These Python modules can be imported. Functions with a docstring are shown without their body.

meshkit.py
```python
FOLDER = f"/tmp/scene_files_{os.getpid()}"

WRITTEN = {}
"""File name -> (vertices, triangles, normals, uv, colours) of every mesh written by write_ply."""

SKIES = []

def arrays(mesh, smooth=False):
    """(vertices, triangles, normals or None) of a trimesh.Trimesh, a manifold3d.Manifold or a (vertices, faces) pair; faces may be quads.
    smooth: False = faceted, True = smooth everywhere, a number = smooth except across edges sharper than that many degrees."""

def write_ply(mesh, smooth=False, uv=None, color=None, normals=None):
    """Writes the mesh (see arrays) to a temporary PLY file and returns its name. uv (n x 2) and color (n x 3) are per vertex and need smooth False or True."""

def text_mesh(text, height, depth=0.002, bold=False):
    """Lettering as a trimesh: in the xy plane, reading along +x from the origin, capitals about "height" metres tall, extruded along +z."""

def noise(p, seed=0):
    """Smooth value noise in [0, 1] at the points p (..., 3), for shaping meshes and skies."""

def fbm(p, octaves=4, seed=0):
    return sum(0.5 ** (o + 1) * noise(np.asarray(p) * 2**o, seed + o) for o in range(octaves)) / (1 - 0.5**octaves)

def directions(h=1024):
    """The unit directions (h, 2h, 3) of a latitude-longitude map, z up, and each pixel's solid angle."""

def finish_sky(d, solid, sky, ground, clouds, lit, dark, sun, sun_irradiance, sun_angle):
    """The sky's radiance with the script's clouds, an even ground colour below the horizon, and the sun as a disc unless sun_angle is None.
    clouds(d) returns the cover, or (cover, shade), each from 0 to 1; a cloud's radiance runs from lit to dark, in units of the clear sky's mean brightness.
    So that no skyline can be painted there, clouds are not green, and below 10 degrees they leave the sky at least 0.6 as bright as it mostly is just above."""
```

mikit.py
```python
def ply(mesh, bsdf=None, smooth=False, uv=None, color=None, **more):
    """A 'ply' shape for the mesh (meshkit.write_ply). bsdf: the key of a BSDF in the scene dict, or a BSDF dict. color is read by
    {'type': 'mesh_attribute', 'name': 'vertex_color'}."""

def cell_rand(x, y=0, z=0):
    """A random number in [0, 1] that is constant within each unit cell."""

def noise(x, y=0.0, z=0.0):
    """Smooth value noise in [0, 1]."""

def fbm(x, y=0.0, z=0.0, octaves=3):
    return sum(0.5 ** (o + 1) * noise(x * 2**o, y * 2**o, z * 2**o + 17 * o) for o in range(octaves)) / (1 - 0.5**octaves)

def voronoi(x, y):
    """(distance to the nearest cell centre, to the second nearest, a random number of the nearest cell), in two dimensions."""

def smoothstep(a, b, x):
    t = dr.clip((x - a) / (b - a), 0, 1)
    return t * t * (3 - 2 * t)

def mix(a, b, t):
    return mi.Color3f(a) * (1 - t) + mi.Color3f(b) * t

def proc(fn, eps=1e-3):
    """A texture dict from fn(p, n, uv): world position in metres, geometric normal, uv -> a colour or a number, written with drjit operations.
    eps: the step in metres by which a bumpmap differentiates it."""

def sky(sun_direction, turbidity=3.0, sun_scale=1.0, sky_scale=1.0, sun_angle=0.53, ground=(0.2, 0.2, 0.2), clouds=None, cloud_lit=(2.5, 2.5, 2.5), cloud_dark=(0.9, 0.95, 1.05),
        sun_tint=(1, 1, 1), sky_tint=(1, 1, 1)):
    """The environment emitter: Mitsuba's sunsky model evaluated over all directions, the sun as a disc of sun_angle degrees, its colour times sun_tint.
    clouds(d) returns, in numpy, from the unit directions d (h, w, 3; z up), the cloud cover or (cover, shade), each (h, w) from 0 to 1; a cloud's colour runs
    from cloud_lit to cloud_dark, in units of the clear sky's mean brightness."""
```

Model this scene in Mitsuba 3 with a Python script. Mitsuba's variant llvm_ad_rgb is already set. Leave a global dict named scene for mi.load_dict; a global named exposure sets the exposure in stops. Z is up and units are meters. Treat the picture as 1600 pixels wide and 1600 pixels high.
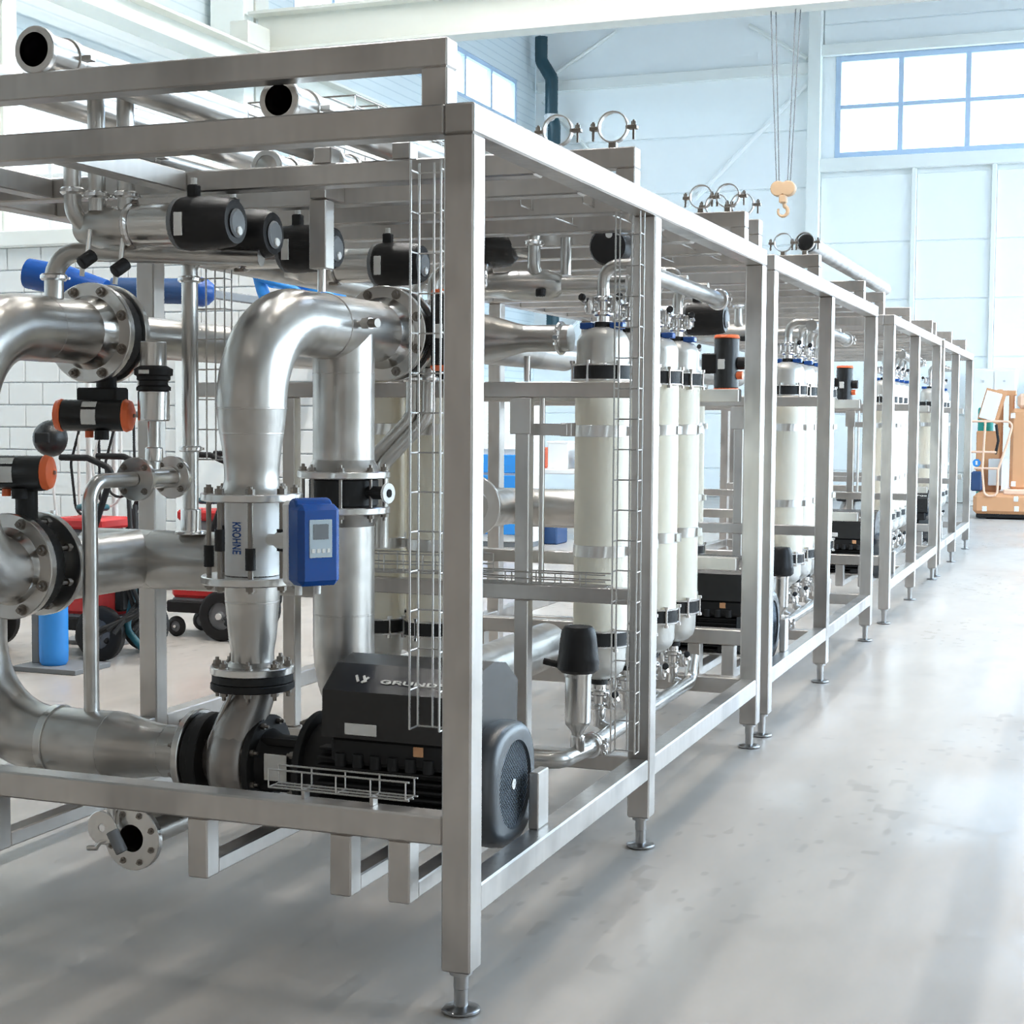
import math, random
import numpy as np
import trimesh
import drjit as dr
import mitsuba as mi
import mikit, meshkit
from mikit import proc, ply, fbm, noise, smoothstep, mix, voronoi

T = mi.ScalarTransform4f
scene, labels = {}, {}

# ------------------------------------------------------------------ camera, sky, exposure
exposure = 0.36
CAM = np.array([1.46, -3.576, 1.5186]); YAW, PITCH, ROLL, F = .3619, .0607, .0064, 2440.31
_f = np.array([-math.sin(YAW) * math.cos(PITCH), math.cos(YAW) * math.cos(PITCH), -math.sin(PITCH)])
_r = np.array([math.cos(YAW), math.sin(YAW), 0.0]); _u = np.cross(_r, _f)
_u = -math.sin(ROLL) * _r + math.cos(ROLL) * _u
scene['camera'] = {'type': 'perspective', 'fov': 2 * math.degrees(math.atan(800 / F)), 'fov_axis': 'x', 'near_clip': .05, 'far_clip': 300.0,
                   'to_world': T().look_at(origin=CAM.tolist(), target=(CAM + _f).tolist(), up=_u.tolist())}
SKY = 23.0
def clouds(d):
    n = meshkit.fbm(np.stack([d[..., 0] * 3, d[..., 1] * 3, d[..., 2] * 6], -1), 4, 3)
    return np.clip((n - .33) * 4, 0, 1)
scene['sky'] = mikit.sky((-.5, -.3, .8), turbidity=6, sun_scale=0.0, sky_scale=SKY, ground=(.4, .4, .4), clouds=clouds,
                         cloud_lit=(1.64, 1.95, 2.12), cloud_dark=(1.1, 1.31, 1.46), sky_tint=(.72, .97, 1.13))
LAMP = 85.0
# ------------------------------------------------------------------ materials
def pr(name, color, rough, metallic=0.0, spec=.5, **k):
    c = color if isinstance(color, dict) else {'type': 'rgb', 'value': list(color)}
    r = rough if isinstance(rough, dict) else float(rough)
    scene[name] = {'type': 'twosided', 'b': {'type': 'principled', 'base_color': c, 'roughness': r, 'metallic': float(metallic), 'specular': float(spec), **k}}
    return name

def f_frame(p, n, uv):
    a = fbm(p.x * 7 + 3, p.y * 7, p.z * 5, 4); b = noise(p.x * 60, p.y * 60, p.z * 9)
    s = smoothstep(.52, .72, fbm(p.x * 3.1, p.y * 3.1 + 9, p.z * 2.7, 3))
    return mix((.62, .59, .56), (.52, .495, .47), a) * (1 - .24 * s) * (.96 + .08 * b)
def f_frame_r(p, n, uv):
    return .27 + .15 * fbm(p.x * 5, p.y * 5, p.z * 4, 3)
def f_pipe(p, n, uv):
    a = fbm(p.x * 9 + 1, p.y * 9, p.z * 9, 3)
    return mix((.63, .615, .59), (.50, .485, .46), smoothstep(.35, .7, a))
def f_pipe_r(p, n, uv):
    return .24 + .12 * fbm(p.x * 6, p.y * 6 + 4, p.z * 6, 3)
def f_conc(p, n, uv):
    a = fbm(p.x * .9, p.y * .9, 0, 4); b = fbm(p.x * 11, p.y * 4, 3, 3)
    spot = smoothstep(.60, .80, fbm(p.x * 3.3 + 7, p.y * 2.1, 1, 4))
    pit = smoothstep(.74, .94, noise(p.x * 24, p.y * 13, 5)) * smoothstep(.55, .7, noise(p.x * 1.9, p.y * 1.3, 2))
    return mix((.372, .345, .318), (.312, .288, .264), a) * (.94 + .1 * b) * (1 - .07 * spot) * (1 - .16 * pit)
def f_conc_r(p, n, uv):
    a = fbm(p.x * 1.7 + 2, p.y * 1.1, 0, 4)
    v1, v2, w = voronoi(p.x * 1.4 + .35 * fbm(p.x * 2, p.y * 2, 0, 2), p.y * .9)
    seam = 1 - smoothstep(.0, .07, v2 - v1)
    return .25 + .24 * smoothstep(.3, .7, a) + .10 * seam
def f_rib(p, n, uv):
    k = p.z * 7.0; t = k - dr.floor(k)
    return mix((.66, .73, .76), (.56, .64, .68), smoothstep(.78, .86, t) * (1 - smoothstep(.93, 1.0, t)))
pr('m_frame', proc(f_frame), proc(f_frame_r), .95)
pr('m_pipe', proc(f_pipe), proc(f_pipe_r), 1.0)
pr('m_weld', (.55, .52, .49), .42, 1.0)
pr('m_chrome', (.80, .79, .78), .12, 1.0)
pr('m_steel', (.72, .71, .69), .22, 1.0)
pr('m_wire', (.56, .55, .53), .3, .9)
pr('m_cast', (.34, .315, .295), .34, .85)
pr('m_black', (.010, .0105, .011), .33, 0, .55)
pr('m_fan', (.022, .030, .038), .38, 0, 1.0, clearcoat=.6, clearcoat_gloss=.6)
pr('m_blackhead', (.010, .010, .011), .42, 0, .35)
pr('m_blackmatte', (.012, .012, .0125), .55, 0, .3)
pr('m_grille', (.20, .26, .32), .4, 0, .5)
pr('m_foot', (.40, .40, .40), .2, 1.0)
pr('m_rubber', (.013, .0135, .014), .55, 0, .35)
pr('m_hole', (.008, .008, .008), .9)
pr('m_white', (.80, .80, .78), .45)
pr('m_label', (.72, .71, .68), .5)
pr('m_cream', (.77, .725, .61), .38)
pr('m_dome', (.60, .585, .55), .36, .6)
pr('m_orange', (.80, .15, .045), .42)
pr('m_blue', (.006, .062, .27), .3, 0, .5)
pr('m_bluelight', (.03, .25, .68), .45)
pr('m_teal', (.006, .075, .10), .5)
pr('m_navy', (.02, .06, .16), .45)
pr('m_drain', (.012, .05, .068), .4)
pr('m_red', (.55, .03, .03), .4)
pr('m_grey', (.55, .56, .56), .45)
pr('m_meter', (.74, .75, .75), .45)
pr('m_greydark', (.16, .17, .18), .5)
pr('m_bolt', (.27, .245, .22), .35, .9)
pr('m_paint', (.80, .83, .80), .5)
pr('m_beam', (.66, .67, .62), .45)
pr('m_wall', (.86, .90, .905), .6)
pr('m_rib', proc(f_rib), .5)
pr('m_block', (.78, .80, .80), .7)
pr('m_mortar', (.48, .52, .55), .85)
def f_conc_h(p, n, uv):
    return .0035 * fbm(p.x * 2.6 + 5, p.y * 1.7, 0, 2) + .0012 * fbm(p.x * 9, p.y * 6, 2, 2)
scene['m_floor'] = {'type': 'bumpmap', 't': proc(f_conc_h, .004), 'scale': 1.0,
                    'b': {'type': 'principled', 'base_color': proc(f_conc), 'roughness': proc(f_conc_r), 'specular': .5}}
pr('m_dark', (.42, .36, .315), .7)
pr('m_ceil', (.42, .42, .41), .7)
pr('m_tan', (.60, .31, .155), .5)
pr('m_hook', (.45, .30, .18), .5)
pr('m_tanlight', (.78, .52, .37), .5)
pr('m_skin', (.75, .55, .42), .6)
pr('m_window', (.45, .58, .74), .45)
pr('m_screen', (.45, .52, .56), .25)
pr('m_ink', (.03, .09, .32), .5)
pr('m_green', (.02, .30, .26), .5)
scene['m_glass'] = {'type': 'thindielectric', 'int_ior': 1.5}

# ------------------------------------------------------------------ mesh helpers
def cat(*ms):
    l = []
    for m in ms:
        l += list(m) if isinstance(m, (list, tuple)) else [m]
    return trimesh.util.concatenate(l)
def mk(v, f):
    return trimesh.Trimesh(np.asarray(v, float), np.asarray(f, int), process=False)
_SG = np.array([[a, b, c] for a in (-1, 1) for b in (-1, 1) for c in (-1, 1)], float)
_CHF = None
def bx(x0, x1, y0, y1, z0, z1, b=.004):
    """box with chamfered edges"""
    global _CHF
    c = np.array([(x0 + x1) / 2, (y0 + y1) / 2, (z0 + z1) / 2]); h = np.abs(np.array([x1 - x0, y1 - y0, z1 - z0])) / 2
    b = min(b, h.min() * .45)
    if b <= 0:
        m = trimesh.creation.box(2 * h); m.apply_translation(c); return m
    if _CHF is None:
        u = np.vstack([_SG * [2, 1, 1], _SG * [1, 2, 1], _SG * [1, 1, 2]])
        hull = trimesh.convex.convex_hull(u); 
        order = [int(np.argmin(np.linalg.norm(u - w, axis=1))) for w in hull.vertices]
        _CHF = np.array(order)[hull.faces]
    v = np.vstack([_SG * [h[0], h[1] - b, h[2] - b], _SG * [h[0] - b, h[1], h[2] - b], _SG * [h[0] - b, h[1] - b, h[2]]])
    return mk(v + c, _CHF)
def frame_of(d):
    d = np.asarray(d, float); d = d / np.linalg.norm(d)
    a = np.cross(d, [0, 0, 1.0] if abs(d[2]) < .9 else [1.0, 0, 0]); a /= np.linalg.norm(a)
    return d, a, np.cross(d, a)
def lathe(prof, o, d, n=32, closed=False):
    """revolve [(radius, height)] about the axis d through o"""
    d, a, b = frame_of(d); t = np.arange(n) * 2 * math.pi / n
    pts = list(prof) + ([prof[0]] if closed else [])
    v = np.vstack([np.asarray(o, float) + d * h + r * (np.cos(t)[:, None] * a + np.sin(t)[:, None] * b) for r, h in pts])
    f = []
    for i in range(len(pts) - 1):
        for j in range(n):
            k = (j + 1) % n
            f += [(i * n + j, i * n + k, (i + 1) * n + k), (i * n + j, (i + 1) * n + k, (i + 1) * n + j)]
    m = mk(v, f); m.merge_vertices(); m.update_faces(m.nondegenerate_faces())
    if m.is_watertight and m.volume < 0: m.invert()
    return m
def cyl(p0, p1, r, n=20, r1=None):
    p0, p1 = np.asarray(p0, float), np.asarray(p1, float); L = np.linalg.norm(p1 - p0)
    return lathe([(0, 0), (r, 0), (r if r1 is None else r1, L), (0, L)], p0, p1 - p0, n)
def rcyl(p0, p1, r, b, n=28):
    """cylinder with rounded rims"""
    p0, p1 = np.asarray(p0, float), np.asarray(p1, float); L = np.linalg.norm(p1 - p0)
    q = [(r - b + b * math.sin(t), b - b * math.cos(t)) for t in np.linspace(0, math.pi / 2, 4)]
    return lathe([(0, 0)] + q + [(x, L - y) for x, y in q[::-1]] + [(0, L)], p0, p1 - p0, n)
def ring(o, d, ro, ri, th, n=40, b=.002):
    return lathe([(ri, 0), (ro - b, 0), (ro, b), (ro, th - b), (ro - b, th), (ri, th)], o, d, n, True)
def bend(pts, R, k=10):
    pts = [np.asarray(p, float) for p in pts]; R = [R] * len(pts) if np.isscalar(R) else R
    out = [pts[0]]
    for i in range(1, len(pts) - 1):
        a, p, b = pts[i - 1], pts[i], pts[i + 1]
        u, w = (a - p) / np.linalg.norm(a - p), (b - p) / np.linalg.norm(b - p)
        ang = math.acos(np.clip(u @ w, -1, 1))
        if ang > 3.1: out.append(p); continue
        t = R[i] / math.tan(ang / 2)
        c = p + (u + w) / np.linalg.norm(u + w) * R[i] / math.sin(ang / 2)
        s, e = p + u * t - c, p + w * t - c
        th = math.acos(np.clip(s @ e / R[i] ** 2, -1, 1))
        for q in np.linspace(0, 1, k):
            out.append(c + (math.sin((1 - q) * th) * s + math.sin(q * th) * e) / math.sin(th))
    out.append(pts[-1])
    return np.array(out)
def sweep(path, r, n=20, caps=True, hollow=0.0):
    P = np.asarray(path, float); keep = [0] + [i for i in range(1, len(P)) if np.linalg.norm(P[i] - P[i - 1]) > 1e-6]; P = P[keep]
    m = len(P); r = np.broadcast_to(r, (m,)) if np.isscalar(r) else np.asarray(r)[keep]
    tg = np.gradient(P, axis=0); tg[0], tg[-1] = P[1] - P[0], P[-1] - P[-2]
    tg /= np.linalg.norm(tg, axis=1, keepdims=True)
    _, a, b = frame_of(tg[0]); ang = np.arange(n) * 2 * math.pi / n; V = []
    for i in range(m):
        a = a - tg[i] * (a @ tg[i]); a /= np.linalg.norm(a); b = np.cross(tg[i], a)
        V.append(P[i] + r[i] * (np.cos(ang)[:, None] * a + np.sin(ang)[:, None] * b))
    V = np.vstack(V); f = []
    for i in range(m - 1):
        for j in range(n):
            k = (j + 1) % n
            f += [(i * n + j, i * n + k, (i + 1) * n + k), (i * n + j, (i + 1) * n + k, (i + 1) * n + j)]
    if caps:
        V = np.vstack([V, P[0], P[-1]]); c0, c1 = m * n, m * n + 1
        f += [(c0, (j + 1) % n, j) for j in range(n)] + [(c1, (m - 1) * n + j, (m - 1) * n + (j + 1) % n) for j in range(n)]
    return mk(V, f)
def pipe(pts, r, R=None, n=24, k=10):
    return sweep(bend(pts, R if R else r * 2.8, k), r, n)
def hollow(p0, p1, r, ri, n=32, depth=None):
    """open-ended pipe seen into at p0"""
    p0, p1 = np.asarray(p0, float), np.asarray(p1, float); L = np.linalg.norm(p1 - p0)
    return lathe([(ri, .0), (r, 0), (r, L), (ri, L)], p0, p1 - p0, n, True)
def loft(secs, n=28):
    """secs: [(centre, ax, ay)] rings with axis vectors ax, ay (already scaled)"""
    t = np.arange(n) * 2 * math.pi / n; V = []; f = []
    for c, ax, ay in secs:
        V.append(np.asarray(c, float) + np.cos(t)[:, None] * np.asarray(ax, float) + np.sin(t)[:, None] * np.asarray(ay, float))
    m = len(secs)
    for i in range(m - 1):
        for j in range(n):
            k = (j + 1) % n
            f += [(i * n + j, i * n + k, (i + 1) * n + k), (i * n + j, (i + 1) * n + k, (i + 1) * n + j)]
    V = np.vstack(V + [np.asarray(secs[0][0], float)[None], np.asarray(secs[-1][0], float)[None]])
    f += [(m * n, (j + 1) % n, j) for j in range(n)] + [(m * n + 1, (m - 1) * n + j, (m - 1) * n + (j + 1) % n) for j in range(n)]
    M = mk(V, f)
    if M.volume < 0: M.invert()
    return M
def hexa(p0, p1, r):
    return cyl(p0, p1, r, 6)
def orient(m, o, ex, ey, ez):
    M = np.eye(4); M[:3, 0], M[:3, 1], M[:3, 2], M[:3, 3] = ex, ey, ez, o
    m = m.copy(); m.apply_transform(M); return m

# ------------------------------------------------------------------ objects
def free(k):
    if k not in scene and k not in labels and not any(s.startswith(k + '__') for s in scene): return k
    i = 1
    while True:
        q = f'{k}_{i:03d}'
        if q not in scene and q not in labels and not any(s.startswith(q + '__') for s in scene): return q
        i += 1
_cnt = {}
def newkey(base):
    c = _cnt.get(base, 0); _cnt[base] = c + 1
    return base if c == 0 else f'{base}_{c:03d}'
def thing(name, label, cat_, group=None):
    k = newkey(name); labels[k] = {'label': label, 'category': cat_}
    if group: labels[k]['group'] = group
    return k
def part(parent, name, mesh, mat, smooth=35, label=None, at=None):
    k = newkey(f'{parent}__{name}')
    d = mesh if isinstance(mesh, dict) else ply(mesh, mat, smooth)
    if at is not None: d = {**d, 'to_world': T().translate([float(x) for x in at])}
    scene[k] = d
    if label: labels[k] = {'label': label}
    return k
def solo(name, label, cat_, mesh, mat, smooth=35, group=None):
    k = thing(name, label, cat_, group); scene[k] = ply(mesh, mat, smooth); return k
def struct(name, mesh, mat, smooth=False):
    scene[name] = ply(mesh, mat, smooth); labels[name] = {'kind': 'structure'}; return name
def dup(root, off, label, group=None):
    base = root
    if base[-4:-3] == '_' and base[-3:].isdigit(): base = base[:-4]
    k = newkey(base); labels[k] = {**labels[root], 'label': label}
    if group: labels[k]['group'] = group
    for s in [s for s in scene if s == root or s.startswith(root + '__')]:
        d = scene[s]; M = T().translate([float(x) for x in off])
        q = k + s[len(root):]
        scene[q] = {**d, 'to_world': M @ d['to_world'] if 'to_world' in d else M}
        _cnt[q] = 1
        if s in labels and s != root: labels[q] = labels[s]
    return k
def bolts(parent, c, d, R, num, r=.012, h=.014, length=0.0, phase=.5, mat='m_bolt', name='bolt'):
    """hex bolts round a flange: heads on the -d side of c, studs of the given length, nuts on the far side"""
    d, a, b = frame_of(d)
    ms = [hexa(-d * h, (0, 0, 0), r), cyl(-d * (h + .010), -d * h * .9, r * .5, 8), cyl(-d * .003, d * .0005, r * 1.35, 12)]
    if length: ms += [cyl((0, 0, 0), d * length, r * .5, 8), hexa(d * length, d * (length + h), r), cyl(d * (length + h), d * (length + h + .012), r * .5, 8)]
    pl = ply(cat(ms), mat, 35)
    for i in range(num):
        t = (i + phase) * 2 * math.pi / num
        part(parent, name, pl, mat, at=np.asarray(c, float) + R * (math.cos(t) * a + math.sin(t) * b))

# ================================================================== the hall
XL, XR, YB, YF, ZC = -9.3, 8.0, 26.0, -9.0, 9.2
struct('floor', bx(XL - .3, XR + .3, YF - .3, YB + .3, -.2, 0, 0), 'm_floor')
struct('wall_front', bx(XL - .3, XR + .3, YF - .25, YF, 0, ZC, 0), 'm_dark')
SKL = (.9, 3.7, 8.0, 23.5)      # rooflight
struct('ceiling', cat(bx(XL - .3, SKL[0], YF - .3, YB + .3, ZC, ZC + .25, 0), bx(SKL[1], XR + .3, YF - .3, YB + .3, ZC, ZC + .25, 0),
                      bx(SKL[0], SKL[1], YF - .3, SKL[2], ZC, ZC + .25, 0), bx(SKL[0], SKL[1], SKL[3], YB + .3, ZC, ZC + .25, 0)), 'm_ceil')
labels['window_5'] = {'kind': 'structure'}
for i in range(6):
    y0, y1 = SKL[2] + (SKL[3] - SKL[2]) * i / 6, SKL[2] + (SKL[3] - SKL[2]) * (i + 1) / 6
    part('window_5', 'bar', bx(SKL[0], SKL[1], y0 - .03, y0 + .03, ZC + .08, ZC + .16, .004), 'm_window', False)
    part('window_5', 'pane', mk([(SKL[0], y0, ZC + .18), (SKL[1], y0, ZC + .18), (SKL[1], y1, ZC + .18), (SKL[0], y1, ZC + .18)], [(0, 1, 2), (0, 2, 3)]), 'm_glass', False)
labels['floor']['label'] = 'grey concrete hall floor'

def wall_with_hole(axis, pos, th, a0, a1, z0, z1, holes):
    """slabs of a wall around rectangular openings (a, b, z0, z1), sorted, all of one height band"""
    ms = []
    def slab(u0, u1, w0, w1):
        if u1 - u0 < 1e-4 or w1 - w0 < 1e-4: return
        ms.append(bx(u0, u1, pos, pos + th, w0, w1, 0) if axis == 'y' else bx(pos, pos + th, u0, u1, w0, w1, 0))
    u = a0
    for h0, h1, w0, w1 in holes:
        slab(u, h0, z0, z1); slab(h0, h1, z0, w0); slab(h0, h1, w1, z1); u = h1
    slab(u, a1, z0, z1)
    return cat(ms)
WB = (-3.38, 7.3, 6.36, 8.22)
GT = (1.6, 7.4, .25, 5.6)
struct('wall_back', cat(wall_with_hole('y', YB + .04, .25, XL - .3, XR + .3, 6.0, ZC, [WB]), wall_with_hole('y', YB + .04, .25, XL - .3, XR + .3, 0, 6.0, [GT])), 'm_wall')
WL = (14.9 + 1.2, 25.0, 7.15, 8.0)
struct('wall_left', wall_with_hole('x', XL - .25, .25, YF, YB, 0, ZC, [WL]), 'm_rib')
WR = (1.0, 25.4, .9, 7.4)
struct('wall_right', wall_with_hole('x', XR, .25, YF, YB, 0, ZC, [WR]), 'm_wall')
# back wall cladding: panels one metre high between the columns
colx = [(-9.3, -3.85), (-3.62, -1.95), (-1.87, -.55), (-.47, 1.5)]
zz = [0, .55, 1.6, 2.66, 3.72, 4.78, 5.84]
k = 'wall_back'
for i, (a, b) in enumerate(colx):
    tops = zz + ([6.9, 7.96, 9.2] if i == 0 else [6.16])
    if i: tops = [0, .55, 1.6, 2.66, 3.72, 4.78, 6.02]
    for z0, z1 in zip(tops[:-1], tops[1:]):
        part(k, 'panel', bx(a + .004, b - .004, YB, YB + .04, z0 + .012, z1 - .012, .008), 'm_wall', False)
for i, (a, b, w) in enumerate([(-3.85, -3.62, .25), (-1.95, -1.87, .12), (-.55, -.47, .12), (1.5, 1.58, .12), (7.42, 7.5, .12)]):
    part(k, 'column', bx(a, b, YB - w, YB, 0, 9.2 if i == 0 else 6.1, .006), 'm_paint', False)
part(k, 'beam', bx(-9.2, -3.85, YB - .16, YB, 7.92, 8.12, .006), 'm_paint', False)
part(k, 'lintel', bx(-3.62, 8, YB - .14, YB, 8.22, 8.42, .006), 'm_paint', False)
part(k, 'sill', bx(-3.62, 8, YB - .14, YB, 6.1, 6.34, .006), 'm_paint', False)
for z0, z1 in ((8.44, 8.8), (8.82, 9.2)):
    part(k, 'panel', bx(-3.6, 8, YB, YB + .04, z0, z1, .008), 'm_wall', False)
def brace(p, q, w=.09):
    return sweep([p, q], w / 2, 8)
part(k, 'brace', brace((-9.1, YB - .09, 7.75), (-5.5, YB - .09, 4.0)), 'm_paint')
part(k, 'brace', brace((-3.9, YB - .06, 7.75), (-8.6, YB - .06, 3.2), .10), 'm_wall')
part(k, 'brace', brace((-9.0, YB - .09, 8.2), (-7.6, YB - .09, 9.0), .08), 'm_paint')
part(k, 'brace', brace((-3.9, YB - .09, 8.2), (-5.0, YB - .09, 8.9), .08), 'm_paint')

def window(n, axis, pos, a0, a1, z0, z1, nx, nz, fr=.10, dv=.09, hv=.07):
    key = f'window_{n}'; labels[key] = {'kind': 'structure'}
    def B(u0, u1, w0, w1, d0, d1):
        return bx(u0, u1, pos + d0, pos + d1, w0, w1, .004) if axis == 'y' else bx(pos + d0, pos + d1, u0, u1, w0, w1, .004)
    for m in (B(a0, a0 + fr, z0, z1, 0, .1), B(a1 - fr, a1, z0, z1, 0, .1), B(a0 + fr, a1 - fr, z0, z0 + fr, 0, .1), B(a0 + fr, a1 - fr, z1 - fr, z1, 0, .1)):
        part(key, 'frame', m, 'm_window', False)
    for i in range(1, nx):
        u = a0 + (a1 - a0) * i / nx; part(key, 'mullion', B(u - dv / 2, u + dv / 2, z0 + fr, z1 - fr, 0, .09), 'm_window', False)
    for i in range(1, nz):
        w = z0 + (z1 - z0) * i / nz; part(key, 'transom', B(a0 + fr, a1 - fr, w - hv / 2, w + hv / 2, .005, .085), 'm_window', False)
    for i in range(nx):
        for j in range(nz):
            u0, u1, w0, w1 = a0 + (a1 - a0) * i / nx, a0 + (a1 - a0) * (i + 1) / nx, z0 + (z1 - z0) * j / nz, z0 + (z1 - z0) * (j + 1) / nz
            v = [(u0, w0), (u1, w0), (u1, w1), (u0, w1)]
            v = [(u, pos + .05, w) for u, w in v] if axis == 'y' else [(pos + .05, u, w) for u, w in v]
            part(key, 'pane', mk(v, [(0, 1, 2), (0, 2, 3)]), 'm_glass', False)
window(1, 'y', YB + .02, *WB, 9, 2)
window(2, 'x', XL - .12, *WL, 7, 1, .08, .08)
window(4, 'y', YB + .05, *GT, 5, 5, .1, .08)
window(3, 'x', XR + .05, *WR, 14, 3, .12, .1)

# left wall: columns, crane runway, cladding ledges
lc = thing('hall_column', 'pale hall column standing by the left wall at the picture edge', 'column')
part(lc, 'shaft', bx(-9.2, -8.70, 8.6, 9.10, 0, ZC, .006), 'm_beam', False)
part(lc, 'flange', bx(-9.2, -8.68, 9.12, 9.33, 0, ZC, .006), 'm_paint', False)
lc = thing('hall_column', 'pale hall column beside the crane girder end', 'column')
part(lc, 'shaft', bx(-9.2, -8.72, 13.75, 14.0, 0, ZC, .006), 'm_paint', False)
part(lc, 'flange', bx(-9.2, -8.70, 14.02, 14.35, 0, ZC, .006), 'm_beam', False)
rb = thing('crane_runway_beam', 'white crane runway beam along the left wall', 'beam')
part(rb, 'bottom_flange', bx(-8.66, -8.32, -8, 25.6, 5.69, 5.73, .003), 'm_beam', False)
part(rb, 'web', bx(-8.51, -8.48, -8, 25.6, 5.73, 5.96, 0), 'm_beam', False)
part(rb, 'top_flange', bx(-8.66, -8.32, -8, 25.6, 5.96, 6.0, .003), 'm_beam', False)
GY = 13.95
gd = thing('crane_girder', 'long pale crane girder spanning the hall overhead', 'crane girder')
part(gd, 'web', bx(-8.62, 7.8, GY - .02, GY + .02, 6.08, 6.50, 0), 'm_beam', False)
part(gd, 'bottom_flange', bx(-8.62, 7.8, GY - .16, GY + .16, 6.04, 6.08, .004), 'm_beam', False)
part(gd, 'top_flange', bx(-8.66, 7.8, GY - .2, GY + .2, 6.50, 6.54, .004), 'm_beam', False)
part(gd, 'end_carriage', bx(-8.62, -8.36, GY - .7, GY - .17, 6.02, 6.3, .01), 'm_beam', False)
dp = thing('drain_pipe', 'dark blue rainwater pipe bent down the back corner by the side window', 'pipe')
part(dp, 'bent_tube', pipe([(-9.0, 25.5, 8.9), (-9.0, 25.5, 8.45), (-8.78, 25.5, 8.1), (-8.78, 25.5, 7.35), (-8.72, 25.5, 7.2), (-8.72, 25.5, 3.0)], .125, .16, 18), 'm_drain')
part(dp, 'collar', cyl((-8.78, 25.5, 7.25), (-8.78, 25.5, 7.4), .145, 16), 'm_grey')
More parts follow.
